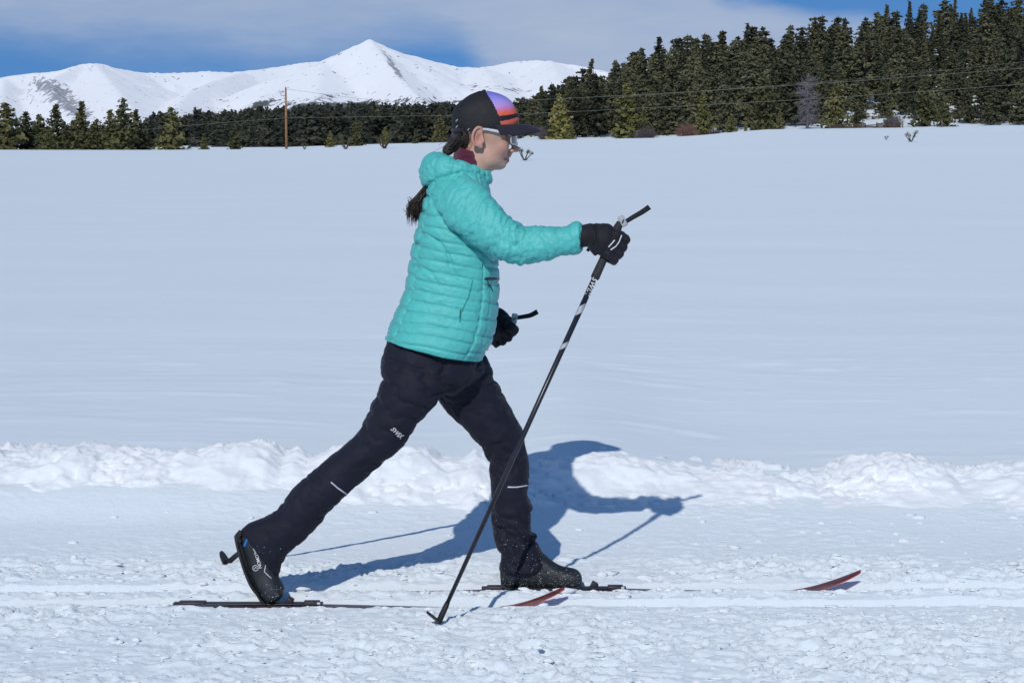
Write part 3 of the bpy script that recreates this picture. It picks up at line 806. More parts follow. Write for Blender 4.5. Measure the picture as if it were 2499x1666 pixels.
# ------------------------------------------------------------------ utility pole, wires, fence
t = NT('pole_wood'); v = t.coord('Object', (6, 6, .5)); t.set(Base_Color=t.ramp(t.noise(v, 3, 5), [(.3, (.27, .13, .055)), (.7, (.42, .22, .10))]), Roughness=.8)
M['pole_wood'] = t.m
M['wire'] = plain('weathered_wire', (.30, .30, .25), .5, .3)
M['iron'] = plain('dark_iron', (.05, .05, .05), .5, .6)
M['old_log'] = plain('old_log', (.085, .055, .045), .9, var=.4, nscale=3)
M['post_wood'] = plain('grey_post_wood', (.16, .13, .11), .9, var=.3, nscale=4)
PY = 332.0; pb = ground_px(660, PY); ptop = HC + (HZ - 204) / 4778 * PY; hp = ptop - pb[2]
up = empty('utility_pole', pb); tag(up, 'tall brown wooden utility pole at the far edge of the field', 'utility pole')
mb = MB(); mb.tube([pb + (0, 0, -.3), pb + (0, 0, hp * .5), pb + (0, 0, hp)], [.21, .18, .14], 12); mb.build('shaft', M['pole_wood'], up)
z_low = HC + (HZ - 272) / 4778 * PY
mb = MB(); mb.tube([pb + (0, -.15, hp - .02), pb + (0, -.15, hp + .16)], [.05, .07], 8); mb.build('insulator', M['iron'], up)
mb = MB(); mb.box(Vector((pb[0], pb[1] - .2, z_low)), (.12, .2, .16), None, .02); mb.build('wire_clamp', M['iron'], up)
def wire(pts, label, r=.020):
    P = [np.array(((d - 1176) / 4778 * Y, Y, HC + (HZ - yd) / 4778 * Y)) for d, yd, Y in pts]
    c = catmull(P, 60); mb = MB(); mb.tube(c, r, 5); o = mb.build('power_wire', M['wire']); tag(o, label, 'wire', 'power wires over the field edge')
wire([(660, 206, PY - .1), (900, 234, 318), (1176, 232, 302), (1500, 217, 286), (1900, 192, 268), (2352, 158, 250), (2700, 128, 238)], 'middle power wire running from the pole top to the right edge')
wire([(660, 272, PY - .25), (900, 268, 316), (1176, 263, 300), (1500, 248, 284), (1900, 226, 266), (2352, 194, 248), (2700, 163, 236)], 'lower power wire crossing the hillside wood')
wire([(1400, 226, 300), (1700, 204, 284), (2000, 180, 270), (2352, 144, 254), (2700, 112, 242)], 'uppermost thin power wire against the hillside wood', .013)
wire([(-300, 352, 362), (-40, 330, 356), (200, 309, 350), (350, 297, 344), (520, 282, 338), (660, 272, PY - .25)], 'power wire from the pole down to the left row of trees')
# old log fence
fy = 296.0
fr = empty('log_fence', ground_px(1983, fy)); tag(fr, 'dark weathered log fence half buried in snow under the pines', 'fence')
x0, x1 = (1903 - 1176) / 4778 * fy, (2062 - 1176) / 4778 * fy
for k in range(7):
    x = x0 + (x1 - x0) * k / 6; z = gz(x, fy); mb = MB(); mb.tube([(x, fy, z - .2), (x + .03, fy, z + .78 + .1 * (k % 3))], [.11, .09], 8); mb.build('post', M['old_log'], fr)
for k in range(6):
    xa = x0 + (x1 - x0) * k / 6; xb = x0 + (x1 - x0) * (k + 1) / 6
    for j in range(4):
        if (k, j) in ((1, 2), (3, 3)): continue
        za = gz(xa, fy) + .1 + .19 * j; zb = gz(xb, fy) + .1 + .19 * j
        mb = MB(); mb.tube([(xa, fy - .1, za), ((xa + xb) / 2, fy - .12, (za + zb) / 2 + .02), (xb, fy - .1, zb + (.05 if (k + j) % 2 else -.03))], [.085, .08, .07], 7); mb.build('rail', M['old_log'], fr)
for d, Y, h, lab in [(2068, 287, .95, 'short grey fence post on the snow right of the log fence'), (2158, 285, 1.0, 'fence post on the snow below the right hand pines'), (1976, 289, .9, 'thin fence post in front of the log fence'), (1563, 285, .45, 'tiny post stub in the snow below the red willow'), (1902, 289, .5, 'short stub of a post left of the log fence')]:
    p = ground_px(d, Y); mb = MB(); mb.tube([p + (0, 0, -.2), p + (0.02, 0, h * .6), p + (.0, 0, h)], [.09, .085, .075], 8)
    o = mb.build('fence_post', M['post_wood']); tag(o, lab, 'fence post', 'lone fence posts in the snow')
# ------------------------------------------------------------------ the skier
YB = 6.54
def fabric(name, col, rough, sheen=0.0, scale=900, bstr=.1, var=.12, spec=.4, wr=0.0):
    t = NT(name); v = t.coord('Object')
    c = t.ramp(t.noise(v, 14, 5, .6), [(.3, tuple(x * (1 - var) for x in col)), (.7, tuple(min(1, x * (1 + var)) for x in col))])
    nb = t.bump(t.noise(v, scale, 2), bstr, .001)
    if wr: nb = t.bump(t.noise(t.coord('Object', (1, 1, 1.6)), 48, 6, .62), wr, .008, nb)
    t.set(Base_Color=c, Roughness=rough, Normal=nb); t.b.inputs['Specular IOR Level'].default_value = spec
    t.b.inputs['Sheen Weight'].default_value = sheen
    return t.m
M['jacket'] = fabric('turquoise_nylon', (.098, .545, .505), .44, .05, 500, .08, .05, .4, .55)
M['trouser'] = fabric('black_softshell', (.0112, .0118, .0235), .72, .06, 900, .15, .2, .25, .35)
M['glove'] = fabric('black_glove_fabric', (.011, .011, .016), .7, .1, 700, .2, .2, .3)
M['strap'] = fabric('black_webbing', (.012, .012, .016), .7, 0, 900, .2, .2, .3)
M['grey_plastic'] = plain('grey_plastic', (.42, .44, .46), .45)
M['white_print'] = plain('white_print', (.75, .76, .78), .5)
M['silver_piping'] = plain('silver_piping', (.62, .62, .66), .35)
M['boot'] = plain('black_boot_leather', (.021, .024, .028), .55, var=.3, bump=.3, bdist=.001)
M['boot_panel'] = plain('grey_boot_panel', (.05, .06, .062), .5, var=.25, bump=.3, bdist=.001)
M['rubber'] = plain('black_rubber', (.014, .014, .016), .6, var=.3, nscale=120, bump=.6)
M['blue_tab'] = plain('blue_tab', (.02, .19, .55), .5)
M['gaiter'] = fabric('burgundy_fleece', (.115, .018, .045), .8, .3, 500, .3, .3, .2, .4)
M['zip'] = plain('dark_zip', (.015, .02, .03), .4)
M['cap_brim'] = fabric('cap_brim_cloth', (.020, .017, .030), .8, .1, 800, .2)
M['metal'] = plain('bare_metal', (.55, .55, .57), .3, .9)

# --- jacket: torso, hood and two sleeves grown into one garment
tor = [((943, 823), (1174, 876), YB, .186), ((946, 812), (1186, 858), YB, .192), ((955, 786), (1202, 826), YB, .188), ((973, 746), (1211, 785), YB, .177), ((988, 708), (1216, 738), YB, .17), ((995, 666), (1218, 685), YB, .168), ((1006, 603), (1217, 631), YB, .172),
       ((1016, 560), (1213, 580), YB, .178), ((1025, 525), (1207, 535), YB, .18), ((1034, 485), (1200, 492), YB, .175), ((1048, 450), (1194, 458), YB, .15), ((1072, 424), (1188, 432), YB, .11), ((1098, 408), (1180, 416), YB, .07)]
slv = [((1130, 424), (1052, 492), 6.42, .05), ((1152, 434), (1066, 518), 6.40, .066), ((1178, 454), (1090, 550), 6.375, .07), ((1203, 484), (1128, 574), 6.35, .068), ((1229, 517), (1172, 606), 6.33, .064), ((1252, 539), (1216, 632), 6.315, .06), ((1275, 551), (1252, 642), 6.31, .056), ((1300, 552), (1290, 644), 6.305, .053),
       ((1334, 555), (1330, 637), 6.30, .05), ((1370, 554), (1368, 625), 6.30, .047), ((1393, 548), (1391, 620), 6.295, .046), ((1408, 543), (1406, 618), 6.295, .046), ((1419, 546), (1418, 611), 6.295, .040)]
far = [((1130, 430), (1060, 490), 6.66, .05), ((1165, 480), (1070, 530), 6.70, .065), ((1150, 580), (1050, 590), 6.75, .062), ((1120, 680), (1030, 670), 6.79, .058), ((1130, 745), (1060, 730), 6.80, .052), ((1165, 770), (1125, 815), 6.79, .042), ((1192, 780), (1172, 835), 6.785, .036)]
pt_ = loft(tor, 150, 96, .84); ps = loft(slv, 130, 64, .94); pf = loft(far, 60, 40, .95)
def hood():
    n, m = 64, 28; V = []; Fs = []
    for i in range(n):
        f = 2 * math.pi * i / n; c = math.cos(f); s = math.sin(f)          # c=-1 back, +1 front
        b = (1 - c) / 2
        px = 1124 + 56 * c + (4 if c > 0 else 0); py = 424 + 1 * abs(s) ** .8 - 2 * b + 10 * max(c, 0)
        ctr = W(px, py, YB + .075 * s * (1 - .15 * c))
        rw = .022 + .036 * b ** 1.6; rh = .025 + .040 * b ** 1.3 + .004 * max(c, 0)
        out = np.array((c * .9, s, 0)); out /= np.linalg.norm(out)
        for k in range(m):
            a = 2 * math.pi * k / m
            V.append(ctr + out * rw * math.cos(a) + np.array((0, 0, 1)) * rh * math.sin(a))
    for i in range(n):
        for k in range(m): Fs.append((i * m + k, i * m + (k + 1) % m, ((i + 1) % n) * m + (k + 1) % m, ((i + 1) % n) * m + k))
    return np.array(V), Fs, np.repeat(np.arange(n) / n, m), np.tile(np.arange(m) / m * 6.283, n)
ph = hood()
V, Fq, Nn = remesh([p[:2] for p in (pt_, ps, pf, ph)], .0038, 3)
kd = KDTree(sum(len(p[0]) for p in (pt_, ps, pf, ph))); info = []
for pid, p in enumerate((pt_, ps, pf, ph)):
    for q, u, th in zip(p[0], p[2], p[3]): kd.insert(Vector(q), len(info)); info.append((pid, u, th))
kd.balance(); info = np.array(info)
ids = np.array([kd.find(v)[1] for v in V]); part = info[ids, 0].astype(int); U = info[ids, 1]; TH = info[ids, 2]
disp = np.zeros(len(V)); warp = .006 * fbm3(V * [9, 9, 9], 2, 3)
def seam(dist, w=.0042): return np.exp(-(dist / w) ** 2)
def saw(w, per): d = np.abs(((w / per + .5) % 1) - .5) * per; return d          # distance to the nearest seam
X, Y, Z = V.T
# torso baffles
q = (1 - np.cos(TH)) / 2; q = 1 - q                                              # 0 back edge ... 1 front edge
q = np.where(part == 0, (1 - np.cos(TH)) * .5, 0)
q = np.where(np.cos(TH) < 0, .5 + .5 * np.abs(np.cos(TH)) , .5 - .5 * np.cos(TH)) if False else (1 + np.cos(TH)) / 2
tb = part == 0
w_side = Z + .165 * X + warp; w_front = Z + .22 * X + warp
per_s = .0335
pan_b = q < .10; pan_f = q > .80; pan_s = ~(pan_b | pan_f)
d_s = saw(w_side, per_s); d_f = saw(w_front, .055); d_b = saw(Z + .1 * X + warp, .05)
dq = np.where(pan_s, d_s, np.where(pan_f, d_f, d_b))
half = np.where(pan_s, per_s, .052) / 2
puff = np.sqrt(np.clip(1 - (1 - dq / half) ** 2, 0, 1))
tdisp = .0026 * puff - .0052 * seam(dq, .0030) - .005 * seam((q - .10) * .25, .004) - .005 * seam((q - .80) * .25, .004) - .003 * pan_f * seam((q - .90) * .25, .004)
hem = U < .035
tdisp = np.where(hem, .003 - .004 * seam(U - .035, .006), tdisp)
wr = fbm3(np.stack([X * 14 + Z * 6, Y * 12, Z * 34 + X * 10], -1), 3, 11); tdisp += .0030 * (2.2 * np.abs(wr) - .8) * (.6 + .4 * noise3(V * 6, 19))
# deep drag folds from the armpit towards the waist
fold = fbm3(np.stack([X * 7 - Z * 2, Y * 8, Z * 17 + X * 12], -1), 2, 12)
tdisp -= .009 * seam(fold, .16) * sm(U, .35, .5) * (1 - sm(U, .72, .85))
disp = np.where(tb, tdisp, disp)
# sleeves
sl = (part == 1) | (part == 2)
d_v = saw(U + .028 * np.sin(TH * 2) + .02 * noise3(V * 14, 22), .082)
w1 = fbm3(np.stack([X * 11 + Z * 11, Y * 9, (Z - X) * 22], -1), 3, 14); w2 = fbm3(np.stack([X * 34 - Z * 8, Y * 12, Z * 10 + X * 10], -1), 3, 15)
elb = np.exp(-((U - .47) / .13) ** 2); cuf = sm(U, .78, .92)
sdisp = .0020 - .0040 * seam(d_v, .007) + .0046 * (np.minimum(2.2 * np.abs(w1), 1.1) - .7) * (.7 + .9 * elb) + (.0018 + .0045 * cuf + .0042 * elb) * (np.minimum(2.4 * np.abs(w2), 1.1) - .7)
disp = np.where(sl, sdisp, disp)
hw = fbm3(V * [26, 26, 34], 3, 25)
disp = np.where(part == 3, .0015 + .0050 * (np.minimum(2.2 * np.abs(hw), 1.1) - .7) - .004 * seam(saw(U + .02 * noise3(V * 20, 27), .09), .012), disp)
# blend at part borders (mesh neighbour average)
E = np.vstack([Fq[:, [0, 1]], Fq[:, [1, 2]], Fq[:, [2, 3]], Fq[:, [3, 0]]])
def nsmooth(a, it, k=.5):
    deg = np.bincount(E[:, 0], minlength=len(a)) + np.bincount(E[:, 1], minlength=len(a))
    for _ in range(it):
        s = np.bincount(E[:, 0], a[E[:, 1]], len(a)) + np.bincount(E[:, 1], a[E[:, 0]], len(a)); a = a * (1 - k) + k * s / np.maximum(deg, 1)
    return a
border = np.zeros(len(V)); bb = part[E[:, 0]] != part[E[:, 1]]; border[E[bb].ravel()] = 1
arm = nsmooth(border, 6)
disp = nsmooth(disp, 1) - .006 * np.clip(arm * 2.2, 0, 1) * ((part == 1) | (part == 0) | (part == 3))
VJ = V + Nn * disp[:, None]; FJ = Fq

# --- trousers
rear = [((962, 790), (1120, 835), 6.53, .11), ((944, 838), (1122, 885), 6.49, .115), ((931, 888), (1112, 930), 6.46, .112), ((931, 922), (1088, 960), 6.445, .105), ((921, 956), (1062, 988), 6.44, .097), ((905, 990), (1032, 1020), 6.44, .091), ((893, 1019), (1012, 1046), 6.44, .087), ((880, 1045), (996, 1072), 6.44, .084), ((864, 1067), (974, 1097), 6.44, .08), ((825, 1100), (934, 1132), 6.44, .075), ((783, 1132), (890, 1168), 6.44, .073), ((745, 1164), (852, 1203), 6.435, .073),
        ((719, 1188), (826, 1226), 6.43, .073), ((696, 1216), (799, 1255), 6.43, .071), ((679, 1240), (768, 1292), 6.43, .068), ((654, 1256), (738, 1322), 6.43, .066), ((612, 1274), (704, 1346), 6.43, .064), ((587, 1292), (694, 1366), 6.43, .062), ((594, 1298), (684, 1392), 6.43, .058), ((604, 1304), (679, 1407), 6.43, .054)]
frontl = [((1030, 850), (1176, 840), 6.60, .11), ((1035, 905), (1197, 896), 6.61, .11), ((1060, 960), (1217, 938), 6.62, .10), ((1085, 996), (1234, 972), 6.63, .093), ((1110, 1022), (1250, 1003), 6.635, .088), ((1151, 1067), (1275, 1051), 6.64, .08), ((1174, 1096), (1281, 1086), 6.645, .075), ((1189, 1122), (1290, 1124), 6.65, .071), ((1196, 1163), (1290, 1163), 6.65, .068), ((1199, 1207), (1287, 1207), 6.65, .067), ((1199, 1236), (1300, 1236), 6.65, .068),
          ((1199, 1264), (1297, 1269), 6.65, .066), ((1203, 1295), (1310, 1297), 6.65, .066), ((1210, 1322), (1309, 1320), 6.65, .064), ((1219, 1345), (1320, 1345), 6.65, .064), ((1219, 1372), (1333, 1368), 6.65, .064), ((1219, 1392), (1338, 1390), 6.65, .062)]
pelv = [((966, 780), (1166, 822), YB, .13), ((947, 828), (1178, 870), YB, .15), ((932, 880), (1184, 898), YB, .16), ((936, 912), (1150, 936), YB, .15), ((985, 945), (1110, 962), YB, .10)]
pr_, pl_, pp_ = loft(rear, 110, 56, .93), loft(frontl, 110, 56, .93), loft(pelv, 30, 56, .9)
V, Fq, Nn = remesh([p[:2] for p in (pr_, pl_, pp_)], .0052, 2)
X, Y, Z = V.T
E = np.vstack([Fq[:, [0, 1]], Fq[:, [1, 2]], Fq[:, [2, 3]], Fq[:, [3, 0]]])
f1 = fbm3(np.stack([X * 8 - Z * 4, Y * 8, Z * 17 + X * 8], -1) + .5 * fbm3(V * 7, 2, 35)[:, None], 3, 31); f2 = fbm3(np.stack([X * 20, Y * 18, Z * 30], -1), 3, 32)
zlow = np.exp(-((Z - W(0, 1310, 6.65)[2]) / .09) ** 2) * (X > -.12); zhip = np.exp(-((Z - W(0, 900, 6.5)[2]) / .12) ** 2); zkn = np.exp(-((Z - W(0, 1120, 6.5)[2]) / .10) ** 2)
am = .0020 + .0085 * zlow + .0045 * zhip + .0025 * zkn
disp = am * (np.minimum(2.4 * np.abs(f1), 1.2) - .8) - am * .8 * np.exp(-(f1 / .13) ** 2) + .0016 * (2 * np.abs(f2) - .7)
VT = V + Nn * nsmooth(disp, 1)[:, None]; FT = Fq

# --- head (turned a little away from the camera), grown into one body with trunk and limbs
HP = W(1172, 350, YB); YAW = R(7)
def hl(px, py, y=0.0):
    p = W(px, py, YB); return np.array(((p[0] - HP[0]) / .965, y, p[2] - HP[2]))
def head_sdf(P):
    d = s_ell(P, hl(1180, 296), (.098, .074, .088))
    d = smin(d, s_ell(P, hl(1201, 346), (.048, .058, .068)), .03)
    d = smin(d, s_ell(P, hl(1190, 382), (.046, .051, .033)), .026)
    d = smin(d, s_cap(P, hl(1190, 392, -.040), hl(1216, 401, -.012), .013, .013), .02); d = smin(d, s_cap(P, hl(1190, 392, .040), hl(1216, 401, .012), .013, .013), .02)
    d = smin(d, s_ell(P, hl(1222, 402), (.0145, .018, .0125)), .010)                                 # chin
    for s in (-1, 1):
        d = smin(d, s_ell(P, hl(1222, 358, s * .036), (.016, .020, .018)), .02)                    # cheek
        d = smax(d, -s_ell(P, hl(1247, 334, s * .031), (.014, .017, .012)), .012)                  # eye socket
        d = smin(d, s_ell(P, hl(1240, 335, s * .030), (.012, .013, .011)), .004)                   # eyeball and lids
        d = smin(d, s_ell(P, hl(1246, 368, s * .0105), (.0085, .007, .0065)), .006)                # nostril wing
    d = smin(d, s_cap(P, hl(1245, 324, -.03), hl(1245, 324, .03), .009), .016)                     # brow
    d = smin(d, s_cap(P, hl(1243, 334), hl(1255, 363), .0065, .0090), .007)                        # nose
    d = smin(d, s_ell(P, hl(1259, 365), (.0095, .0092, .0082)), .005)
    d = smin(d, s_cap(P, hl(1228, 381, -.020), hl(1239, 379, 0), .0060, .0072), .004); d = smin(d, s_cap(P, hl(1228, 381, .020), hl(1239, 379, 0), .0060, .0072), .004)
    d = smin(d, s_cap(P, hl(1226, 391, -.017), hl(1235, 392, 0), .0060, .0076), .004); d = smin(d, s_cap(P, hl(1226, 391, .017), hl(1235, 392, 0), .0060, .0076), .004)
    d = smax(d, -s_cap(P, hl(1225, 386.5, -.027), hl(1250, 385.5, 0), .0030), .002); d = smax(d, -s_cap(P, hl(1225, 386.5, .027), hl(1250, 385.5, 0), .0030), .002)
    d = smin(d, s_cap(P, hl(1246, 369), hl(1239, 377), .0065, .006), .008)
    d = smin(d, s_cap(P, hl(1170, 378), hl(1134, 450), .049, .056), .03)                           # neck
    for s in (-1, 1):                                                                                # ears: rim, lobe, hollow
        o = .071 * s; tilt = .30
        rim = []
        for k in range(13):
            a = -2.2 + 4.6 * k / 12; rim.append(hl(1160 - 13 * math.cos(a) + 2.5 * math.sin(a), 333 - 22 * math.sin(a), o + s * (.012 + .006 * math.cos(a))))
        e = s_ell(P, hl(1161, 335, o + s * .004), (.017, .009, .026))
        e = smax(e, -s_ell(P, hl(1164, 336, o + s * .016), (.010, .010, .015)), .004)
        for a_, b_ in zip(rim[:-1], rim[1:]): e = smin(e, s_cap(P, a_, b_, .0042), .003)
        e = smin(e, s_ell(P, hl(1166, 357, o + s * .008), (.008, .005, .008)), .006)
        e = smin(e, s_cap(P, hl(1171, 340, o + s * .008), hl(1172, 346, o + s * .010), .005), .004)
        d = smin(d, e, .006)
    return d
Vh, Fh = surface_nets(head_sdf, (-.13, -.115, -.16), (.13, .115, .16), .0026)
cy_, sy_ = math.cos(YAW), math.sin(YAW)
def yawed(V): V = np.asarray(V, float); return np.stack([V[:, 0] * cy_ - V[:, 1] * sy_, V[:, 0] * sy_ + V[:, 1] * cy_, V[:, 2]], -1) + HP
def hw_(px, py, y=0.0): return yawed([hl(px, py, y)])[0]
HV = yawed(Vh)
def tb_(pts, rad):
    m = MB(); m.tube(pts, rad, 14); return m.V, m.F
bod = [(HV, Fh), tb_([W(1150, 410, YB), W(1125, 440, YB), W(1115, 500, YB), W(1110, 620, YB), W(1090, 740, YB), W(1065, 850, YB), W(1060, 915, YB)], [.05, .07, .10, .095, .09, .10, .06]),
       tb_([W(1120, 470, 6.45), W(1160, 510, 6.37), W(1255, 592, 6.31), W(1340, 594, 6.30), W(1425, 577, 6.295), W(1470, 574, 6.30)], [.045, .045, .036, .034, .026, .02]),
       tb_([W(1115, 470, 6.64), W(1110, 560, 6.73), W(1078, 690, 6.79), W(1150, 790, 6.79), W(1195, 805, 6.785)], [.045, .042, .034, .026, .02]),
       tb_([W(1040, 880, 6.47), W(985, 990, 6.44), W(910, 1095, 6.44), W(790, 1195, 6.435), W(690, 1290, 6.43), W(645, 1335, 6.43), W(655, 1440, 6.43)], [.062, .062, .052, .048, .036, .034, .028]),
       tb_([W(1110, 890, 6.61), W(1170, 990, 6.63), W(1235, 1085, 6.645), W(1245, 1190, 6.65), W(1255, 1300, 6.65), W(1268, 1395, 6.65), W(1380, 1412, 6.65)], [.062, .06, .05, .044, .038, .034, .024])]
VB, FB, NB = remesh(bod, .0027, 0)
t = NT('skin'); v = t.coord()
at = t.node('ShaderNodeAttribute', attribute_name='flush')
c = t.mix(at.outputs['Fac'], t.ramp(t.noise(v, 45, 5, .6), [(.3, (.54, .315, .225)), (.7, (.63, .39, .285))]), (.50, .16, .13))
t.set(Base_Color=c, Roughness=.5, Normal=t.bump(t.noise(v, 500, 3), .12, .001)); t.b.inputs['Subsurface Weight'].default_value = .12; t.b.inputs['Subsurface Radius'].default_value = (.01, .004, .002); t.b.inputs['Subsurface Scale'].default_value = .6
M['skin'] = t.m
base = W(1000, 1440, YB); base[2] = 0.0
person = mk('person', VB, FB, M['skin'], origin=base)
tag(person, 'person in turquoise puffy jacket, black trousers and cap, striding on skis', 'person')
def near_(px, py, y, r): return np.exp(-(np.linalg.norm(VB - hw_(px, py, y), axis=1) / r) ** 2)
fl = np.clip(.8 * near_(1240, 379, 0, .010) + .8 * near_(1237, 392, 0, .010) + .8 * near_(1232, 381, -.012, .009) + .8 * near_(1229, 391, -.011, .009) + .9 * near_(1226, 386, -.022, .007) + .4 * near_(1222, 362, -.045, .028) + .35 * near_(1256, 366, 0, .015) + .65 * near_(1158, 335, -.085, .024), 0, 1)
fl = np.where(VB[:, 2] > W(0, 420, YB)[2], fl, 0)
a = person.data.attributes.new('flush', 'FLOAT', 'POINT'); a.data.foreach_set('value', fl.astype(np.float32))
jacket = mk('jacket', VJ, FJ, M['jacket'], person); jacket['label'] = 'turquoise quilted puffy jacket with hood'
trousers = mk('trousers', VT, FT, M['trouser'], person); trousers['label'] = 'black ski trousers with silver piping'
def bvh(V, Fs): return BVHTree.FromPolygons([tuple(v) for v in V], [tuple(int(i) for i in f) for f in Fs])
BJ, BT = bvh(VJ, FJ), bvh(VT, FT)
CAM = Vector((0, 0, HC))
def onto(b, px, py, lift=.002):
    h = b.ray_cast(CAM, ray(px, py))
    if h[0] is None: return None, None
    return h[0] + h[1] * lift, h[1]
def strip(name, b, pts, r, mat, parent, lift=.001, seg=6):
    P = []
    for (a_, c_) in zip(pts[:-1], pts[1:]):
        for k in range(6): P.append((a_[0] + (c_[0] - a_[0]) * k / 6, a_[1] + (c_[1] - a_[1]) * k / 6))
    P.append(pts[-1]); Q = [onto(b, *p, lift)[0] for p in P]; Q = [p for p in Q if p is not None]
    if len(Q) < 2: return None
    m = MB(); m.tube(Q, r, seg); return m.build(name, mat, parent)
def lettering(txt, b, px, py, ang, size, mat, parent, shear=0.0, point=None, normal=None, name='lettering', ext=.0006, space=1.0):
    cu = bpy.data.curves.new('t', 'FONT'); cu.body = txt; cu.size = 1; cu.align_x = 'CENTER'; cu.align_y = 'CENTER'; cu.extrude = ext / size; cu.shear = shear; cu.offset = .012; cu.space_character = space
    o = bpy.data.objects.new('t', cu); COL.objects.link(o); dg = bpy.context.evaluated_depsgraph_get(); me = o.evaluated_get(dg).to_mesh()
    V = np.array([v.co[:] for v in me.vertices]); Fs = [tuple(p.vertices) for p in me.polygons]
    bpy.data.objects.remove(o); bpy.data.curves.remove(cu)
    if point is None: point, normal = onto(b, px, py, .002)
    n = (Vector(normal) + Vector((0, -1.5, 0))).normalized()
    d = Vector((math.cos(ang), 0, math.sin(ang))); d = (d - n * d.dot(n)).normalized(); u = n.cross(d)
    Wd = []
    for q in V:
        p = Vector(point) + (d * q[0] + u * q[1]) * size
        if b is not None:
            h = b.ray_cast(p + n * .05, -n)
            if h[0] is not None: p = h[0] + n * .0012
        Wd.append(p + n * (q[2] * size))
    Wd = np.array(Wd)
    return mk(name, Wd, Fs, mat, parent, smooth=False)
# jacket details
strip('chest_zip', BJ, [(1183, 680), (1216, 681)], .0042, M['zip'], jacket)
zp = strip('zip_pull', BJ, [(1188, 685), (1196, 700), (1201, 710)], .0016, M['zip'], jacket, .003)
strip('side_zip', BJ, [(1153, 684), (1143, 725), (1126, 760), (1122, 786)], .0022, fabric('teal_zip', (.03, .34, .29), .5), jacket, .0)
strip('side_zip_pull', BJ, [(1124, 756), (1122, 776)], .0020, fabric('teal_pull', (.015, .14, .13), .5), jacket, .001)
# trouser details
strip('piping', BT, [(808, 1176), (824, 1190), (846, 1205)], .0026, M['silver_piping'], trousers)
strip('piping', BT, [(1239, 1188), (1262, 1188), (1287, 1184)], .0026, M['silver_piping'], trousers)
lettering('SWIX', BT, 968, 1055, R(-50), .020, M['white_print'], trousers, .25)
strip('seam', BT, [(936, 860), (1000, 900), (1060, 915), (1115, 890)], .0016, M['trouser'], trousers, .0)

# --- neck gaiter
pg = loft([((1116, 358), (1166, 372), YB - .002, .060), ((1110, 372), (1172, 392), YB - .002, .066), ((1106, 388), (1180, 410), YB - .002, .068), ((1104, 412), (1186, 432), YB, .066)], 40, 56, .95)
V = pg[0].copy(); V[:-2] += (V[:-2] - V[:-2].mean(0)) * (.045 * (1 - 2 * np.abs(fbm3(V[:-2] * [20, 20, 60], 2, 7))))[:, None]
mk('neck_gaiter', V, fix_normals(V, pg[1]), M['gaiter'], person)['label'] = 'burgundy neck gaiter above the jacket collar'

# --- cap
capS = [((1107, 326), (1262, 304), YB, .079), ((1104, 308), (1266, 292), YB, .082), ((1103, 292), (1263, 280), YB, .082), ((1104, 276), (1257, 266), YB, .08), ((1112, 260), (1250, 252), YB, .073), ((1128, 245), (1238, 239), YB, .06), ((1148, 231), (1218, 229), YB, .040), ((1170, 222), (1192, 222), YB, .010)]
V, Fs, U_, T_ = loft(capS, 130, 200, .97)
V = (np.stack([(V[:, 0] - HP[0]) / .985, V[:, 1] - YB, V[:, 2] - HP[2]], -1)); V = yawed(V)
seamx = np.interp(-V[:, 2], [-W(0, y, YB)[2] for y in (222, 254, 284, 307)], [W(x, 0, YB)[0] for x in (1186, 1205, 1219, 1224)])
fc = [np.mean([V[i] for i in f], axis=0) for f in Fs]
isf = [c_[0] + .35 * (c_[1] - YB) * 0 > np.interp(-c_[2], [-W(0, y, YB)[2] for y in (222, 254, 284, 307)], [W(x, 0, YB)[0] for x in (1184, 1204, 1218, 1223)]) for c_ in fc]
def sub(V, Fs, keep):
    F2 = [f for f, k in zip(Fs, keep) if k]; us = sorted({i for f in F2 for i in f}); mp = {u: i for i, u in enumerate(us)}
    return V[us], [tuple(mp[i] for i in f) for f in F2]
t = NT('cap_mesh'); v = t.coord(); vo = t.node('ShaderNodeTexVoronoi'); vo.inputs['Scale'].default_value = 330; t.L.new(v, vo.inputs['Vector'])
t.set(Base_Color=t.ramp(vo.outputs['Distance'], [(.12, (.0025, .0025, .003)), (.75, (.018, .017, .020))]), Roughness=.7, Normal=t.bump(vo.outputs['Distance'], .5, .002)); M['cap_mesh'] = t.m
z0, z1 = W(0, 305, YB)[2], W(0, 222, YB)[2]
t = NT('cap_print'); v = t.node('ShaderNodeNewGeometry').outputs['Position']; sp = t.node('ShaderNodeSeparateXYZ'); t.L.new(v, sp.inputs[0])
zz = t.math('DIVIDE', t.math('SUBTRACT', sp.outputs[2], float(z0)), float(z1 - z0))
zz = t.math('ADD', zz, t.math('MULTIPLY', t.math('SUBTRACT', t.noise(v, 42, 3), .5), .16)); zz = t.math('SUBTRACT', zz, t.math('MULTIPLY', t.math('SUBTRACT', sp.outputs[0], .0), 1.6))
O = (.85, .16, .075)
t.set(Base_Color=t.ramp(zz, [(.0, (.9, .22, .09)), (.10, O), (.17, (.80, .13, .12)), (.185, (.012, .01, .018)), (.30, (.012, .01, .018)), (.315, (.82, .11, .05)), (.40, O), (.50, (.72, .20, .38)), (.62, (.52, .33, .72)), (.80, (.35, .30, .78)), (1.0, (.22, .22, .70))]), Roughness=.65); M['cap_print'] = t.m
Vc, Fc = sub(V, Fs, [not k for k in isf]); cap = mk('cap', Vc, Fc, M['cap_mesh'], person); cap['label'] = 'black mesh cap with sunset coloured front panel'
Vp, Fp = sub(V, Fs, isf); mk('front_panel', Vp, Fp, M['cap_print'], cap)['label'] = 'purple, pink and orange printed front panel'
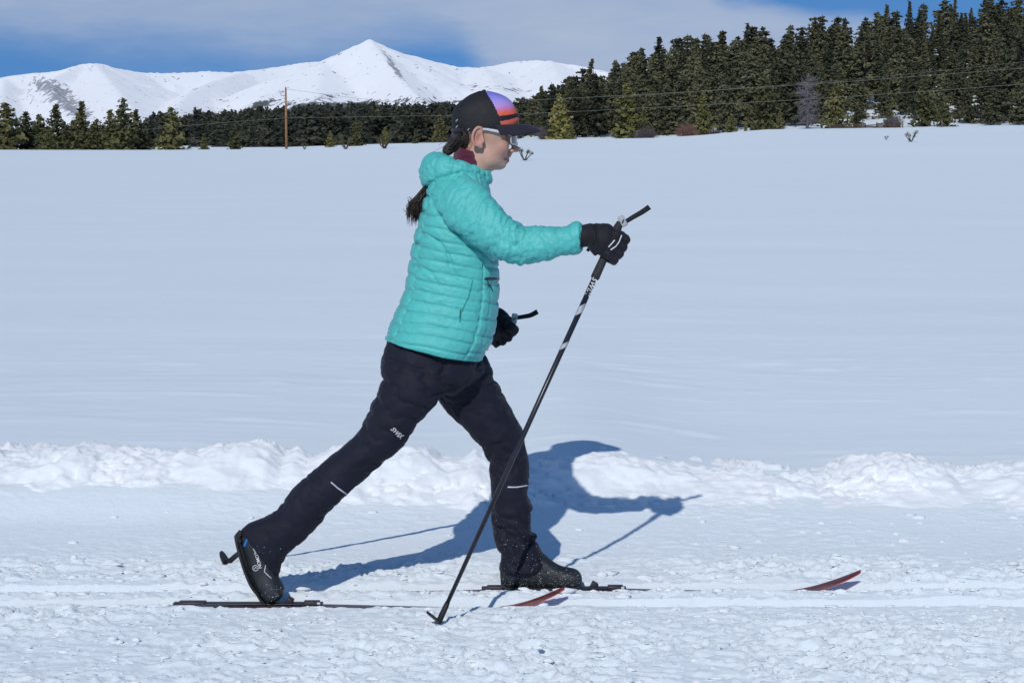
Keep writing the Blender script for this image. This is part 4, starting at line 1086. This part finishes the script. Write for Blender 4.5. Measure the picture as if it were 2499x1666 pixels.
def brim():
    n, m = 40, 12; top = []
    for i in range(n + 1):
        f = R(-84) + R(168) * i / n; c, s = math.cos(f), math.sin(f)
        b = hl(1186 + 78 * c, 303 + 3 * (1 - c), .082 * s); e = hl(1190 + 76 * c + 52 * max(c, 0) ** .55, 318 + 17 * (1 - c) * (1 if c > .25 else .6), .080 * s)
        for k in range(m + 1):
            w = k / m; p = b * (1 - w) + e * w; p[2] += .010 * math.sin(math.pi * w * .5) * (1 - w) + .004 * math.sin(math.pi * w); top.append(p)
    top = yawed(top); nv = len(top); V = np.vstack([top, top - (0, 0, .0045)]); Fs = []
    for i in range(n):
        for k in range(m):
            a_ = i * (m + 1) + k; q = (a_, a_ + m + 1, a_ + m + 2, a_ + 1); Fs.append(q); Fs.append(tuple(x + nv for x in q[::-1]))
    ed = [i * (m + 1) for i in range(n + 1)], [i * (m + 1) + m for i in range(n + 1)], list(range(m + 1)), [n * (m + 1) + k for k in range(m + 1)]
    for L_ in ed:
        for a_, b_ in zip(L_[:-1], L_[1:]): Fs.append((a_, b_, b_ + nv, a_ + nv))
    mk('brim', V, fix_normals(V, Fs), M['cap_brim'], cap)
brim()
mb = MB(); bt = hw_(1181, 221); mb.tube([bt + (0, 0, -.004), bt + (0, 0, .001), bt + (0, 0, .003)], [.007, .006, .002], 10); mb.build('button', M['cap_brim'], cap)
for k, (x, y) in enumerate([(1113, 297), (1113, 312), (1139, 319)]):
    mb = MB(); p = hw_(x, y, -.052 if k < 2 else -.068); mb.tube([p, p + (-.003, -.004, .0), p + (.001, -.006, .004), p + (.003, -.004, .006)], .0017, 6); mb.build('buckle', M['grey_plastic'], cap)
mb = MB(); pts = [hw_(1107 + 20 * (1 - math.cos(a_)), 318, .078 * math.sin(a_)) for a_ in np.linspace(-1.3, 1.3, 16)]; mb.tube(pts, .006, 6); mb.build('back_strap', M['cap_brim'], cap)

# --- sunglasses
gl = empty('sunglasses', base); gl.parent = person; gl.location = (0, 0, 0); WLOC[gl.name] = base
gl['label'] = 'white framed sunglasses with grey lens'
def lens_pt(y, v):     # v: 0 top .. 1 bottom
    yy = y / .066; return hl(1259 - 20 * abs(yy) ** 2.2, 328 + (27 - 7 * math.exp(-(yy / .16) ** 2) - 7 * max(0, abs(yy) - .6)) * v - 1.5 * abs(yy), y)
for s in (-1, 1):
    V = []; n, m = 16, 6
    for i in range(n + 1):
        for k in range(m + 1): V.append(lens_pt(s * (.004 + .060 * i / n), .06 + .9 * k / m))
    V = yawed(V); Fs = [(i * (m + 1) + k, (i + 1) * (m + 1) + k, (i + 1) * (m + 1) + k + 1, i * (m + 1) + k + 1) for i in range(n) for k in range(m)]
    nv = len(V); V2 = V - np.array((.0016 * cy_, .0016 * sy_, 0)); Fs2 = Fs + [tuple(x + nv for x in f[::-1]) for f in Fs]
    if 'lens' not in M:
        t = NT('grey_lens'); t.set(Base_Color=(.10, .09, .11), Roughness=.12, Metallic=.0); t.b.inputs['Coat Weight'].default_value = .6
        t.set(Base_Color=t.ramp(t.noise(t.coord(), 20, 2), [(.3, (.08, .07, .09)), (.7, (.13, .11, .13))])); M['lens'] = t.m
    mk('lens', np.vstack([V, V2]), Fs2, M['lens'], gl)
M['frame_white'] = plain('white_frame', (.62, .68, .70), .35)
mb = MB(); mb.tube([hw_(0, 0)] if False else list(yawed([lens_pt(y, 0) for y in np.linspace(-.066, .066, 30)])), .0042, 8); mb.build('top_rim', M['frame_white'], gl)
for s in (-1, 1):
    mb = MB(); mb.tube(list(yawed([lens_pt(s * .066, v_) for v_ in np.linspace(0, 1, 6)] + [lens_pt(s * y, 1) for y in np.linspace(.060, .012, 10)] + [lens_pt(s * .006, .9)])), .0017, 6); mb.build('lower_rim', M['frame_white'], gl)
    arm_ = [hl(1240, 328.5, s * .067), hl(1225, 325, s * .074), hl(1200, 320, s * .079), hl(1178, 316, s * .080), hl(1160, 316, s * .078)]
    V = []; A_ = yawed(catmull(arm_, 20)); m_ = MB()
    for j, p in enumerate(A_):
        hgt = .0052 - .0022 * j / 19
        V += [p + (0, -.0018, hgt), p + (0, .0018, hgt), p + (0, .0018, -hgt), p + (0, -.0018, -hgt)]
    Fs = [(j * 4 + k, j * 4 + (k + 1) % 4, j * 4 + 4 + (k + 1) % 4, j * 4 + 4 + k) for j in range(19) for k in range(4)] + [(0, 1, 2, 3), (76, 79, 78, 77)]
    mk('temple_arm', V, fix_normals(V, Fs), M['frame_white'], gl)

# --- hair
t = NT('hair'); v = t.coord('Object', (1, 1, 1)); t.set(Base_Color=t.ramp(t.noise(v, 160, 3), [(.3, (.014, .010, .009)), (.7, (.075, .050, .040))]), Roughness=.45); M['hair'] = t.m
r = np.random.default_rng(8); mb = MB()
Vb, Fb = surface_nets(lambda P: smin(s_ell(P, hl(1130, 330), (.034, .058, .038)), s_cap(P, hl(1116, 348), hl(1096, 366), .020, .018), .02), (-.14, -.08, -.10), (.05, .08, .08), .004)
hair = mk('hair', yawed(Vb), Fb, M['hair'], person); hair['label'] = 'dark brown hair gathered under the cap'
for k in range(210):
    s = r.uniform(-1, 1); a0 = hl(r.uniform(1108, 1150), r.uniform(312, 330), .064 * s + r.normal(0, .003)); a1 = hl(r.uniform(1108, 1140), r.uniform(336, 356), .056 * s); a2 = hl(1098 + r.normal(0, 4), 364 + r.normal(0, 4), .018 * s); a3 = hl(1092 + r.normal(0, 4), 372 + r.normal(0, 5), .016 * s)
    mb.tube(list(yawed(catmull([a0, a1, a2, a3], 9))), [.0012] * 7 + [.001, .0005], 3, False)
for k in range(14):
    a0 = hl(1100, 340, r.uniform(-.03, .03)); mb.tube(list(yawed(catmull([a0, a0 + r.normal(0, .010, 3), a0 + (-.022, 0, -.012) + r.normal(0, .012, 3)], 6))), .0005, 3, False)
mb.build('strands', M['hair'], hair)
pony = MB()
for k in range(420):
    u1, u2 = r.normal(0, 1, 2); 
    p0 = W(1046 + 5 * u1, 458 + 4 * u2, YB - .012 + .012 * r.normal()); spread = r.normal(0, 1)
    p1 = W(1030 + 7 * u1, 482 + 3 * u2, YB - .02 + .02 * r.normal()); p2 = W(1016 + 9 * u1 - 3, 506 + 6 * u2, YB - .02 + .022 * r.normal()); p3 = W(1013 + 9 * u1 + 3 * spread, 528 + 11 * r.normal(), YB - .02 + .024 * r.normal())
    if r.random() < .1: p3 = W(1000 + 4 * r.normal(), 478 + 22 * abs(r.normal()), YB - .02)
    pony.tube(catmull([p0, p1, p2, p3], 8), [.0013, .0014, .0014, .0013, .0012, .001, .0008, .0004], 3, False)
pony.build('ponytail', M['hair'], person)['label'] = 'dark ponytail falling from under the hood'
# --- poles (held: things of their own) and the gloved hands that grip them
def pole_pts(tip, top): tip = np.array(tip, float); top = np.array(top, float); u = (top - tip) / np.linalg.norm(top - tip); return tip, top, u
tipN = W(1062, 1536, 6.115); topN = W(1514, 541, 6.29); tipF = W(540, 1386, 7.02); topF = W(1250, 776, 6.80)
M['shaft'] = plain('black_carbon_shaft', (.018, .019, .026), .28, var=.2, nscale=20)
M['grip'] = plain('dark_grip', (.028, .026, .028), .75, var=.3, bump=.4)
M['grey_print'] = plain('silver_print', (.42, .43, .46), .4)
def make_pole(tip, top, label, gl_, clamp_ang, tail):
    tip, top, u = pole_pts(tip, top); L = np.linalg.norm(top - tip)
    root = empty('ski_pole', tip); tag(root, label, 'ski pole', 'the pair of ski poles')
    at_ = lambda d: tip + u * d
    mb = MB(); mb.tube([at_(.05), at_(L * .5), at_(L - .15)], [.0062, .0078, .0088], 16); mb.build('shaft', M['shaft'], root)
    mb = MB(); mb.tube([at_(L - .19), at_(L - .185), at_(L - .12), at_(L - .02), at_(L - .002)], [.011, .0135, .0125, .013, .010], 16); mb.build('grip', M['grip'], root)
    fw = Vector(np.cross(u, (0, 1, 0))) * -1; fw = fw.normalized()
    if fw.x < 0: fw = -fw
    sd = Vector(u).cross(fw)
    # basket: ferrule, half-moon disc behind it, steel tip
    mb = MB(); mb.tube([at_(.022), at_(.03), at_(.075), at_(.09)], [.0065, .0095, .0088, .0075], 12); mb.build('ferrule', M['rubber'], root)
    V = []; n = 14
    c0 = Vector(at_(.030)); bx = (-fw * .9 + Vector((0, 0, .1)) * 0).normalized()
    for i in range(n + 1):
        f = math.pi * i / n - math.pi / 2
        V.append(c0 + bx * (.046 * math.cos(f)) + sd * (.030 * math.sin(f)) + Vector(u) * (.012 * math.cos(f)))
    for i in range(n + 1): V.append(V[i] - Vector(u) * .006)
    Fs = [tuple(range(n + 1)), tuple(range(2 * n + 1, n, -1))] + [(i, i + 1, n + 2 + i, n + 1 + i) for i in range(n)] + [(n, 0, n + 1, 2 * n + 1)]
    mk('basket', V, fix_normals(V, Fs), M['rubber'], root, smooth=False)
    mb = MB(); mb.tube([at_(-.004), at_(.012), at_(.026)], [.0015, .0045, .006], 10); mb.build('steel_tip', M['metal'], root)
    # grip head clamp with the end of the strap
    rot = Matrix.Rotation(clamp_ang, 3, 'Y')
    mb = MB(); cc = Vector(at_(L + .004)) + fw * .006; mb.box(cc, (.019, .024, .033), rot, .003); cl = mb.build('strap_clamp', M['grey_plastic'], root)
    mb = MB(); mb.box(cc + Vector((0, -.0125, 0)), (.004, .002, .012), Matrix.Rotation(clamp_ang + .9, 3, 'Y'), .0005); mb.build('slot', M['rubber'], cl)
    Q = catmull([Vector(W(*p, top[1] + dy)) for p, dy in tail], 10)
    mb = MB(); V = []
    for i, p in enumerate(Q):
        t_ = (Q[min(i + 1, 9)] - Q[max(i - 1, 0)]); t_ /= np.linalg.norm(t_); nn = np.cross(t_, (0, 1, 0)); h_ = .0062 + .002 * i / 9
        tw = .35; wv = nn * math.cos(tw) + np.array((0, 1, 0)) * math.sin(tw); kv = -nn * math.sin(tw) + np.array((0, 1, 0)) * math.cos(tw)
        V += [p + wv * h_ + kv * .002, p + wv * h_ - kv * .002, p - wv * h_ - kv * .002, p - wv * h_ + kv * .002]
    Fs = [(i * 4 + k, i * 4 + (k + 1) % 4, i * 4 + 4 + (k + 1) % 4, i * 4 + 4 + k) for i in range(9) for k in range(4)] + [(3, 2, 1, 0), (36, 37, 38, 39)]
    mk('strap_end', V, fix_normals(V, Fs), M['strap'], root)
    return root, tip, u, L, fw, sd
poleN = make_pole(tipN, topN, 'black ski pole in the forward hand, planted in front of both skis', 0, R(-28), [((1524, 543), -.004), ((1545, 530), -.004), ((1566, 518), -.006), ((1585, 505), -.010)])
poleF = make_pole(tipF, topF, 'black ski pole in the rear hand, mostly hidden behind the legs', 0, R(8), [((1255, 776), -.004), ((1275, 773), -.004), ((1295, 769), -.004), ((1312, 760), -.004)])
root, tip, u, L, fw, sd = poleN
if sd.y > 0: sd = -sd
def face_pt(d, r_=.0092): return Vector(tip + u * d) + sd * r_
dlen = lambda py: float(np.interp(-py, [-1536, -541], [0, L]))
for py0, py1 in ((632, 658), (745, 768), (838, 852)):
    a_, b_ = dlen(py1), dlen(py0); V = []
    for dd, sk in ((a_, -.008), (a_ + .0, .008), (b_, -.008), (b_, .008)): pass
    mb = MB(); n = 14; rr = .0093
    ring = lambda d0, off: [Vector(tip + u * (d0 + off * math.cos(k * 6.2832 / n))) + (fw * math.cos(k * 6.2832 / n) + sd * math.sin(k * 6.2832 / n)) * rr for k in range(n)]
    r0_, r1_ = ring(a_, .011), ring(b_, .011); V = r0_ + r1_
    mk('white_band', V, [(k, (k + 1) % n, n + (k + 1) % n, n + k) for k in range(n)], M['grey_print'], root)
dv = Vector((-u[0], 0, -u[2]))
lettering('SWIX', None, 0, 0, math.atan2(-u[2], -u[0]), .0215, M['white_print'], root, .3, face_pt(dlen(700), .0088), tuple(sd), space=1.15)

def hand(P0, u_, fw_, sd_, wrist, cuffdir, name, label, rings):
    """glove closed round the grip: sd_ points to the back of the hand, fw_ to the knuckles, u_ up the pole"""
    u_ = np.array(u_); fw_ = np.array(fw_); sd_ = np.array(sd_)
    g = lambda f, s, z: P0 + fw_ * f + sd_ * s + u_ * z
    fing = []
    for k, (z, ln, r_) in enumerate(((.033, 1.0, .0125), (.0095, 1.06, .0128), (-.0135, 1.0, .0124), (-.035, .86, .0112))):
        fing.append(([g(.006, .031, z), g(.036 * ln, .024, z - .003), g(.037 * ln, -.012, z - .005), g(.012, -.028, z - .005)], r_))
    thumb = [g(-.024, -.004, .026), g(-.006, -.027, .038), g(.020, -.030, .040), g(.036, -.022, .038)]
    w0 = np.array(wrist); w1 = w0 + np.array(cuffdir)
    R3 = np.stack([fw_, sd_, u_], 1)
    def f(P):
        d = s_ell(P, g(-.018, .021, .0), (.042, .021, .048), R3)
        d = smin(d, s_ell(P, g(-.030, .006, -.002), (.032, .024, .044), R3), .014)
        d = smin(d, s_cap(P, g(-.03, .010, .004), w0, .034, .033), .02)
        d = smin(d, s_cap(P, w0, w1, .033, .034), .010)
        tm = None
        for ch, r_ in fing:
            e = None
            for a_, b_ in zip(ch[:-1], ch[1:]):
                q_ = s_cap(P, a_, b_, r_, r_ * .96); e = q_ if e is None else smin(e, q_, .006)
            tm = e if tm is None else smin(tm, e, .0022)
        d = smin(d, tm, .009)
        e = None
        for a_, b_ in zip(thumb[:-1], thumb[1:]):
            q_ = s_cap(P, a_, b_, .0145, .0128); e = q_ if e is None else smin(e, q_, .006)
        d = smin(d, e, .006)
        t_ = (P - w0) @ (w0 - w1) / np.linalg.norm(w0 - w1)
        d = d + .003 * np.exp(-((t_ - .006) / .006) ** 2)
        return d + .0012 * fbm3(P * 55, 2, 5)
    lo = np.minimum(P0 - .085, np.minimum(w0, w1) - .05); hi = np.maximum(P0 + .085, np.maximum(w0, w1) + .05)
    V, Fs = surface_nets(f, lo, hi, .0026)
    o = mk(name, V, Fs, M['glove'], person); o['label'] = label
    return o, V, Fs, g
P0 = tip + u * (L - .075)
gN, VgN, FgN, gfun = hand(P0, u, fw, sd, W(1447, 573, 6.293), W(1420, 577, 6.293) - W(1447, 573, 6.293), 'glove', 'black glove on the forward hand with reflective stripes', 1)
BG = bvh(VgN, FgN)
strip('reflective_stripe', BG, [(1485, 603), (1493, 594), (1500, 586)], .0019, M['white_print'], gN, .0006)
strip('reflective_stripe', BG, [(1490, 610), (1503, 601), (1511, 590), (1517, 574)], .0019, M['white_print'], gN, .0006)
strip('wrist_strap', BG, [(1450, 549), (1452, 565), (1451, 582), (1449, 596)], .0042, M['strap'], gN, .0)
pb0 = W(1448, 603, 6.30); mb = MB(); mb.tube(catmull([pb0, W(1454, 612, 6.296), W(1452, 604, 6.292), W(1460, 618, 6.29)], 12), .0016, 6); mb.build('drawcord', M['grey_plastic'], gN)
mb = MB(); mb.box(Vector(W(1436, 609, 6.30)), (.010, .006, .012), Matrix.Rotation(.6, 3, 'Y'), .002); mb.build('cord_lock', M['rubber'], gN)
rootF, tipF_, uF, LF, fwF, sdF = poleF
if sdF.y < 0: sdF = -sdF
# far hand: its back faces away from the camera
P0F = tipF_ + uF * (LF - .055)
hand(P0F, uF, fwF, sdF, W(1196, 806, 6.785), W(1180, 812, 6.785) - W(1196, 806, 6.785), 'glove', 'black glove on the rear hand seen beside the jacket', 0)

# --- boots
def boot(secs, sole_pts, label, extra):
    V, Fs, U_, T_ = loft(secs, 44, 40, .86)
    V = V + 0; Fs = fix_normals(V, Fs)
    o = mk('boot', V, Fs, M['boot'], person); o['label'] = label
    return o, bvh(V, Fs)
b1, BB1 = boot([((598, 1290), (655, 1312), 6.43, .040), ((586, 1312), (664, 1330), 6.43, .042), ((590, 1334), (668, 1350), 6.43, .042), ((597, 1358), (671, 1370), 6.43, .040), ((608, 1394), (677, 1396), 6.43, .040), ((621, 1424), (686, 1418), 6.43, .044), ((634, 1442), (694, 1434), 6.43, .046), ((640, 1454), (692, 1449), 6.43, .044), ((646, 1463), (684, 1460), 6.43, .036), ((656, 1468), (674, 1467), 6.43, .02)], None, 'black ski boot with raised heel on the rear foot', 0)
b2, BB2 = boot([((1220, 1388), (1222, 1422), 6.65, .026), ((1226, 1352), (1226, 1428), 6.65, .036), ((1242, 1340), (1240, 1431), 6.65, .040), ((1280, 1338), (1280, 1432), 6.65, .040), ((1312, 1340), (1312, 1432), 6.65, .040), ((1330, 1353), (1333, 1432), 6.65, .042), ((1348, 1368), (1350, 1432), 6.65, .044), ((1368, 1380), (1370, 1432), 6.65, .046), ((1390, 1385), (1391, 1432), 6.65, .046), ((1406, 1389), (1407, 1431), 6.65, .042), ((1416, 1398), (1416, 1428), 6.65, .034), ((1420, 1406), (1420, 1424), 6.65, .02)], None, 'snow dusted black ski boot flat on the forward ski', 0)
def slab(name, pts, Y, hd, th, mat, parent):
    """sole: a thick strip following the boot's underside"""
    c = catmull([W(a_, b_, Y) for a_, b_ in pts], 24); V = []
    for i, p in enumerate(c):
        t_ = c[min(i + 1, 23)] - c[max(i - 1, 0)]; t_ /= np.linalg.norm(t_); n_ = np.cross(t_, (0, 1, 0)); n_ /= np.linalg.norm(n_)
        w = hd * (.72 + .28 * math.sin(math.pi * min(1, i / 23 * 1.15 + .08)) ** .5)
        V += [p + (0, -w, 0), p + (0, w, 0), p + n_ * th + (0, w, 0), p + n_ * th + (0, -w, 0)]
    Fs = [(i * 4 + k, i * 4 + (k + 1) % 4, i * 4 + 4 + (k + 1) % 4, i * 4 + 4 + k) for i in range(23) for k in range(4)] + [(3, 2, 1, 0), (92, 93, 94, 95)]
    return mk(name, V, fix_normals(V, Fs), mat, parent, smooth=False)
slab('sole', [(580, 1302), (584, 1322), (592, 1352), (605, 1392), (619, 1424), (632, 1442), (642, 1460), (652, 1470)], 6.43, .041, -.007, M['rubber'], b1)
slab('sole', [(1222, 1424), (1240, 1433), (1280, 1434), (1320, 1434), (1360, 1434), (1400, 1433), (1418, 1428)], 6.65, .043, .008, M['rubber'], b2)
# heel counter, tab and mark on the rear boot
strip('heel_tab', BB1, [(606, 1312), (602, 1320), (597, 1332)], .0045, M['blue_tab'], b1, .001)
mb = MB(); mb.tube(catmull([W(589, 1296, 6.40), W(583, 1306, 6.40), (W(582, 1316, 6.40)), W(588, 1322, 6.40)], 8), .009, 8); mb.build('heel_spoiler', M['rubber'], b1)
strip('piping', BB1, [(650, 1362), (648, 1380), (645, 1394), (655, 1404), (662, 1410)], .0016, M['silver_piping'], b1)
lettering('SALOMON', BB1, 628, 1361, R(105) + math.pi, .0145, M['white_print'], b1, 0.0, space=.95)
cc, nn = onto(BB1, 624, 1385, .002)
mb = MB(); mb.tube([cc + Vector((.0085 * math.cos(a_), 0, .0085 * math.sin(a_))) for a_ in np.linspace(0, 6.283, 18)], .0011, 5); mb.tube([cc + Vector((-.004, 0, -.003)), cc + Vector((.001, 0, .003)), cc + Vector((.005, 0, -.002))], .0014, 5); mb.build('round_mark', M['white_print'], b1)
for (pa, pb_) in (((1219, 1398), (1256, 1402)), ((1256, 1402), (1302, 1388)), ((1302, 1388), (1336, 1404)), ((1336, 1404), (1382, 1396))):
    strip('panel_seam', BB2, [pa, pb_], .0018, M['boot_panel'], b2, .0004)
mb = MB(); q0, _ = onto(BB2, 1376, 1386, .002)
if q0 is not None: mb.box(q0, (.012, .008, .006), None, .002); mb.build('lace_hook', M['rubber'], b2)
# snow dust stuck to the front boot and the trouser legs
V = []; Fs = []; r = np.random.default_rng(12)
def dust(b, box, n, parent):
    mb = MB()
    for k in range(n):
        p, nn_ = onto(b, r.uniform(box[0], box[2]), box[1] + (box[3] - box[1]) * r.random() ** .6, .0)
        if p is None: continue
        s = .0005 + .0010 * r.random() ** 3; rot = Matrix.Rotation(r.uniform(0, 3), 3, 'X')
        mb.add([p + Vector(q) * s for q in ((1, 0, 0), (-1, 0, .2), (0, 1, 0), (0, -1, 0), (0, 0, 1), (.1, 0, -1))], [(0, 2, 4), (2, 1, 4), (1, 3, 4), (3, 0, 4), (2, 0, 5), (1, 2, 5), (3, 1, 5), (0, 3, 5)])
    o = mb.build('snow_dust', M['bank'], parent, False); o['kind'] = 'stuff'
dust(BB2, (1218, 1370, 1420, 1432), 300, b2); dust(BT, (1200, 1250, 1335, 1398), 150, trousers); dust(BB1, (625, 1400, 694, 1466), 70, b1); dust(BT, (585, 1290, 720, 1400), 30, trousers)

# --- skis
t = NT('ski_top'); v = t.coord('Object'); t.set(Base_Color=t.ramp(t.noise(t.coord('Object', (3, 30, 30)), 2, 4), [(.35, (.030, .018, .026)), (.7, (.085, .045, .055))]), Roughness=.3); M['ski_top'] = t.m
M['binding'] = plain('binding_plastic', (.030, .020, .026), .4)
t = NT('ski_tip'); t.set(Base_Color=t.ramp(t.noise(t.coord(), 30, 3), [(.3, (.42, .055, .035)), (.7, (.62, .10, .055))]), Roughness=.35)
tr = t.node('ShaderNodeBsdfTransparent'); tr.inputs[0].default_value = (.95, .42, .36, 1); mx = t.node('ShaderNodeMixShader'); mx.inputs[0].default_value = .55
t.L.new(t.b.outputs[0], mx.inputs[1]); t.L.new(tr.outputs[0], mx.inputs[2]); t.L.new(mx.outputs[0], t.out.inputs[0]); M['ski_tip'] = t.m
t = NT('ski_tip_top'); t.set(Base_Color=t.ramp(t.noise(t.coord(), 30, 3), [(.3, (.045, .022, .03)), (.7, (.10, .04, .05))]), Roughness=.35)
tr = t.node('ShaderNodeBsdfTransparent'); tr.inputs[0].default_value = (1, .45, .40, 1); mx = t.node('ShaderNodeMixShader'); mx.inputs[0].default_value = .33
t.L.new(t.b.outputs[0], mx.inputs[1]); t.L.new(tr.outputs[0], mx.inputs[2]); t.L.new(mx.outputs[0], t.out.inputs[0]); M['ski_tip_top'] = t.m
def ski(Y, xtip, ztip, xflat, xfoot, xtail, label, zb=-.032):
    n = 90; xs_ = np.concatenate([np.linspace(xtail, xflat, 60), np.linspace(xflat, xtip, 31)[1:]])
    root = empty('ski', (xfoot, Y, zb)); tag(root, label, 'ski', 'the pair of skis')
    def rows(sel, inset=0, zoff=0, thick=None, hw=.022):
        V = []
        for x in sel:
            f = np.clip((x - xflat) / (xtip - xflat), 0, 1); z = zb + (ztip - zb) * f ** 2.1
            z += .010 * np.clip((xtail + .12 - x) / .12, 0, 1) ** 2
            c = np.clip(1 - abs(x - xfoot) / .75, 0, 1); th = .007 + .020 * c ** .8 if thick is None else thick
            w = hw * (1 if f < .55 else max(.12, 1 - ((f - .55) / .45) ** 3 * .9)); w *= np.clip((x - xtail) / .05, .35, 1)
            V += [(x, Y - w, z), (x, Y + w, z), (x, Y + w * .9, z + th), (x, Y - w * .9, z + th)]
        m = len(sel); Fs = [(i * 4 + k, i * 4 + (k + 1) % 4, i * 4 + 4 + (k + 1) % 4, i * 4 + 4 + k) for i in range(m - 1) for k in range(4)] + [(3, 2, 1, 0), tuple((m - 1) * 4 + k for k in range(4))]
        return V, fix_normals(V, Fs)
    kt = np.searchsorted(xs_, xflat + (xtip - xflat) * .22)
    V, Fs = rows(xs_[:kt + 1]); mk('ski_body', V, Fs, M['ski_top'], root, smooth=False)
    V, Fs = rows(xs_[kt:], thick=.0040, hw=.0225); tp = mk('tip', V, Fs, M['ski_tip'], root, smooth=False); tp['label'] = 'upturned red translucent ski tip'
    V, Fs = rows(xs_[kt:], thick=.0075, hw=.0222); V = [(a_, b_, c_ + .0042) for a_, b_, c_ in V]; mk('tip_topsheet', V, Fs, M['ski_tip_top'], root, smooth=False)
    # binding: plate, raised heel pad, toe clip and front bumper
    zt = zb + .027
    mb = MB(); mb.box(Vector((xfoot - .075, Y, zt + .003)), (.47, .036, .005), None, .002); bp = mb.build('binding_plate', M['binding'], root)
    mb = MB(); mb.box(Vector((xfoot - .25, Y, zt + .006)), (.085, .036, .008), None, .003); mb.build('heel_pad', M['binding'], bp)
    mb = MB(); mb.box(Vector((xfoot + .055, Y, zt + .009)), (.022, .034, .026), Matrix.Rotation(.5, 3, 'Y'), .004); mb.build('toe_clip', M['binding'], bp)
    mb = MB(); mb.box(Vector((xfoot + .125, Y, zt + .006)), (.050, .034, .010), None, .003); mb.build('front_bumper', M['binding'], bp)
    mb = MB(); mb.box(Vector((xfoot + .148, Y - .018, zt + .007)), (.010, .002, .006), None, .0005); mb.build('white_mark', M['white_print'], bp)
    return root
pN = W(1378, 1438, YN); pF = W(2100, 1398, YF)
ski(YN, pN[0], pN[2], W(1170, 1480, YN)[0], W(664, 1470, YN)[0], W(300, 1480, YN)[0] - .42, 'rear ski with its heel lifted boot, in the nearer groove', -.027)
ski(YF, pF[0], pF[2], W(1860, 1440, YF)[0], W(1408, 1436, YF)[0], W(1000, 1440, YF)[0] - .25, 'forward ski under the flat boot, in the farther groove', -.026)
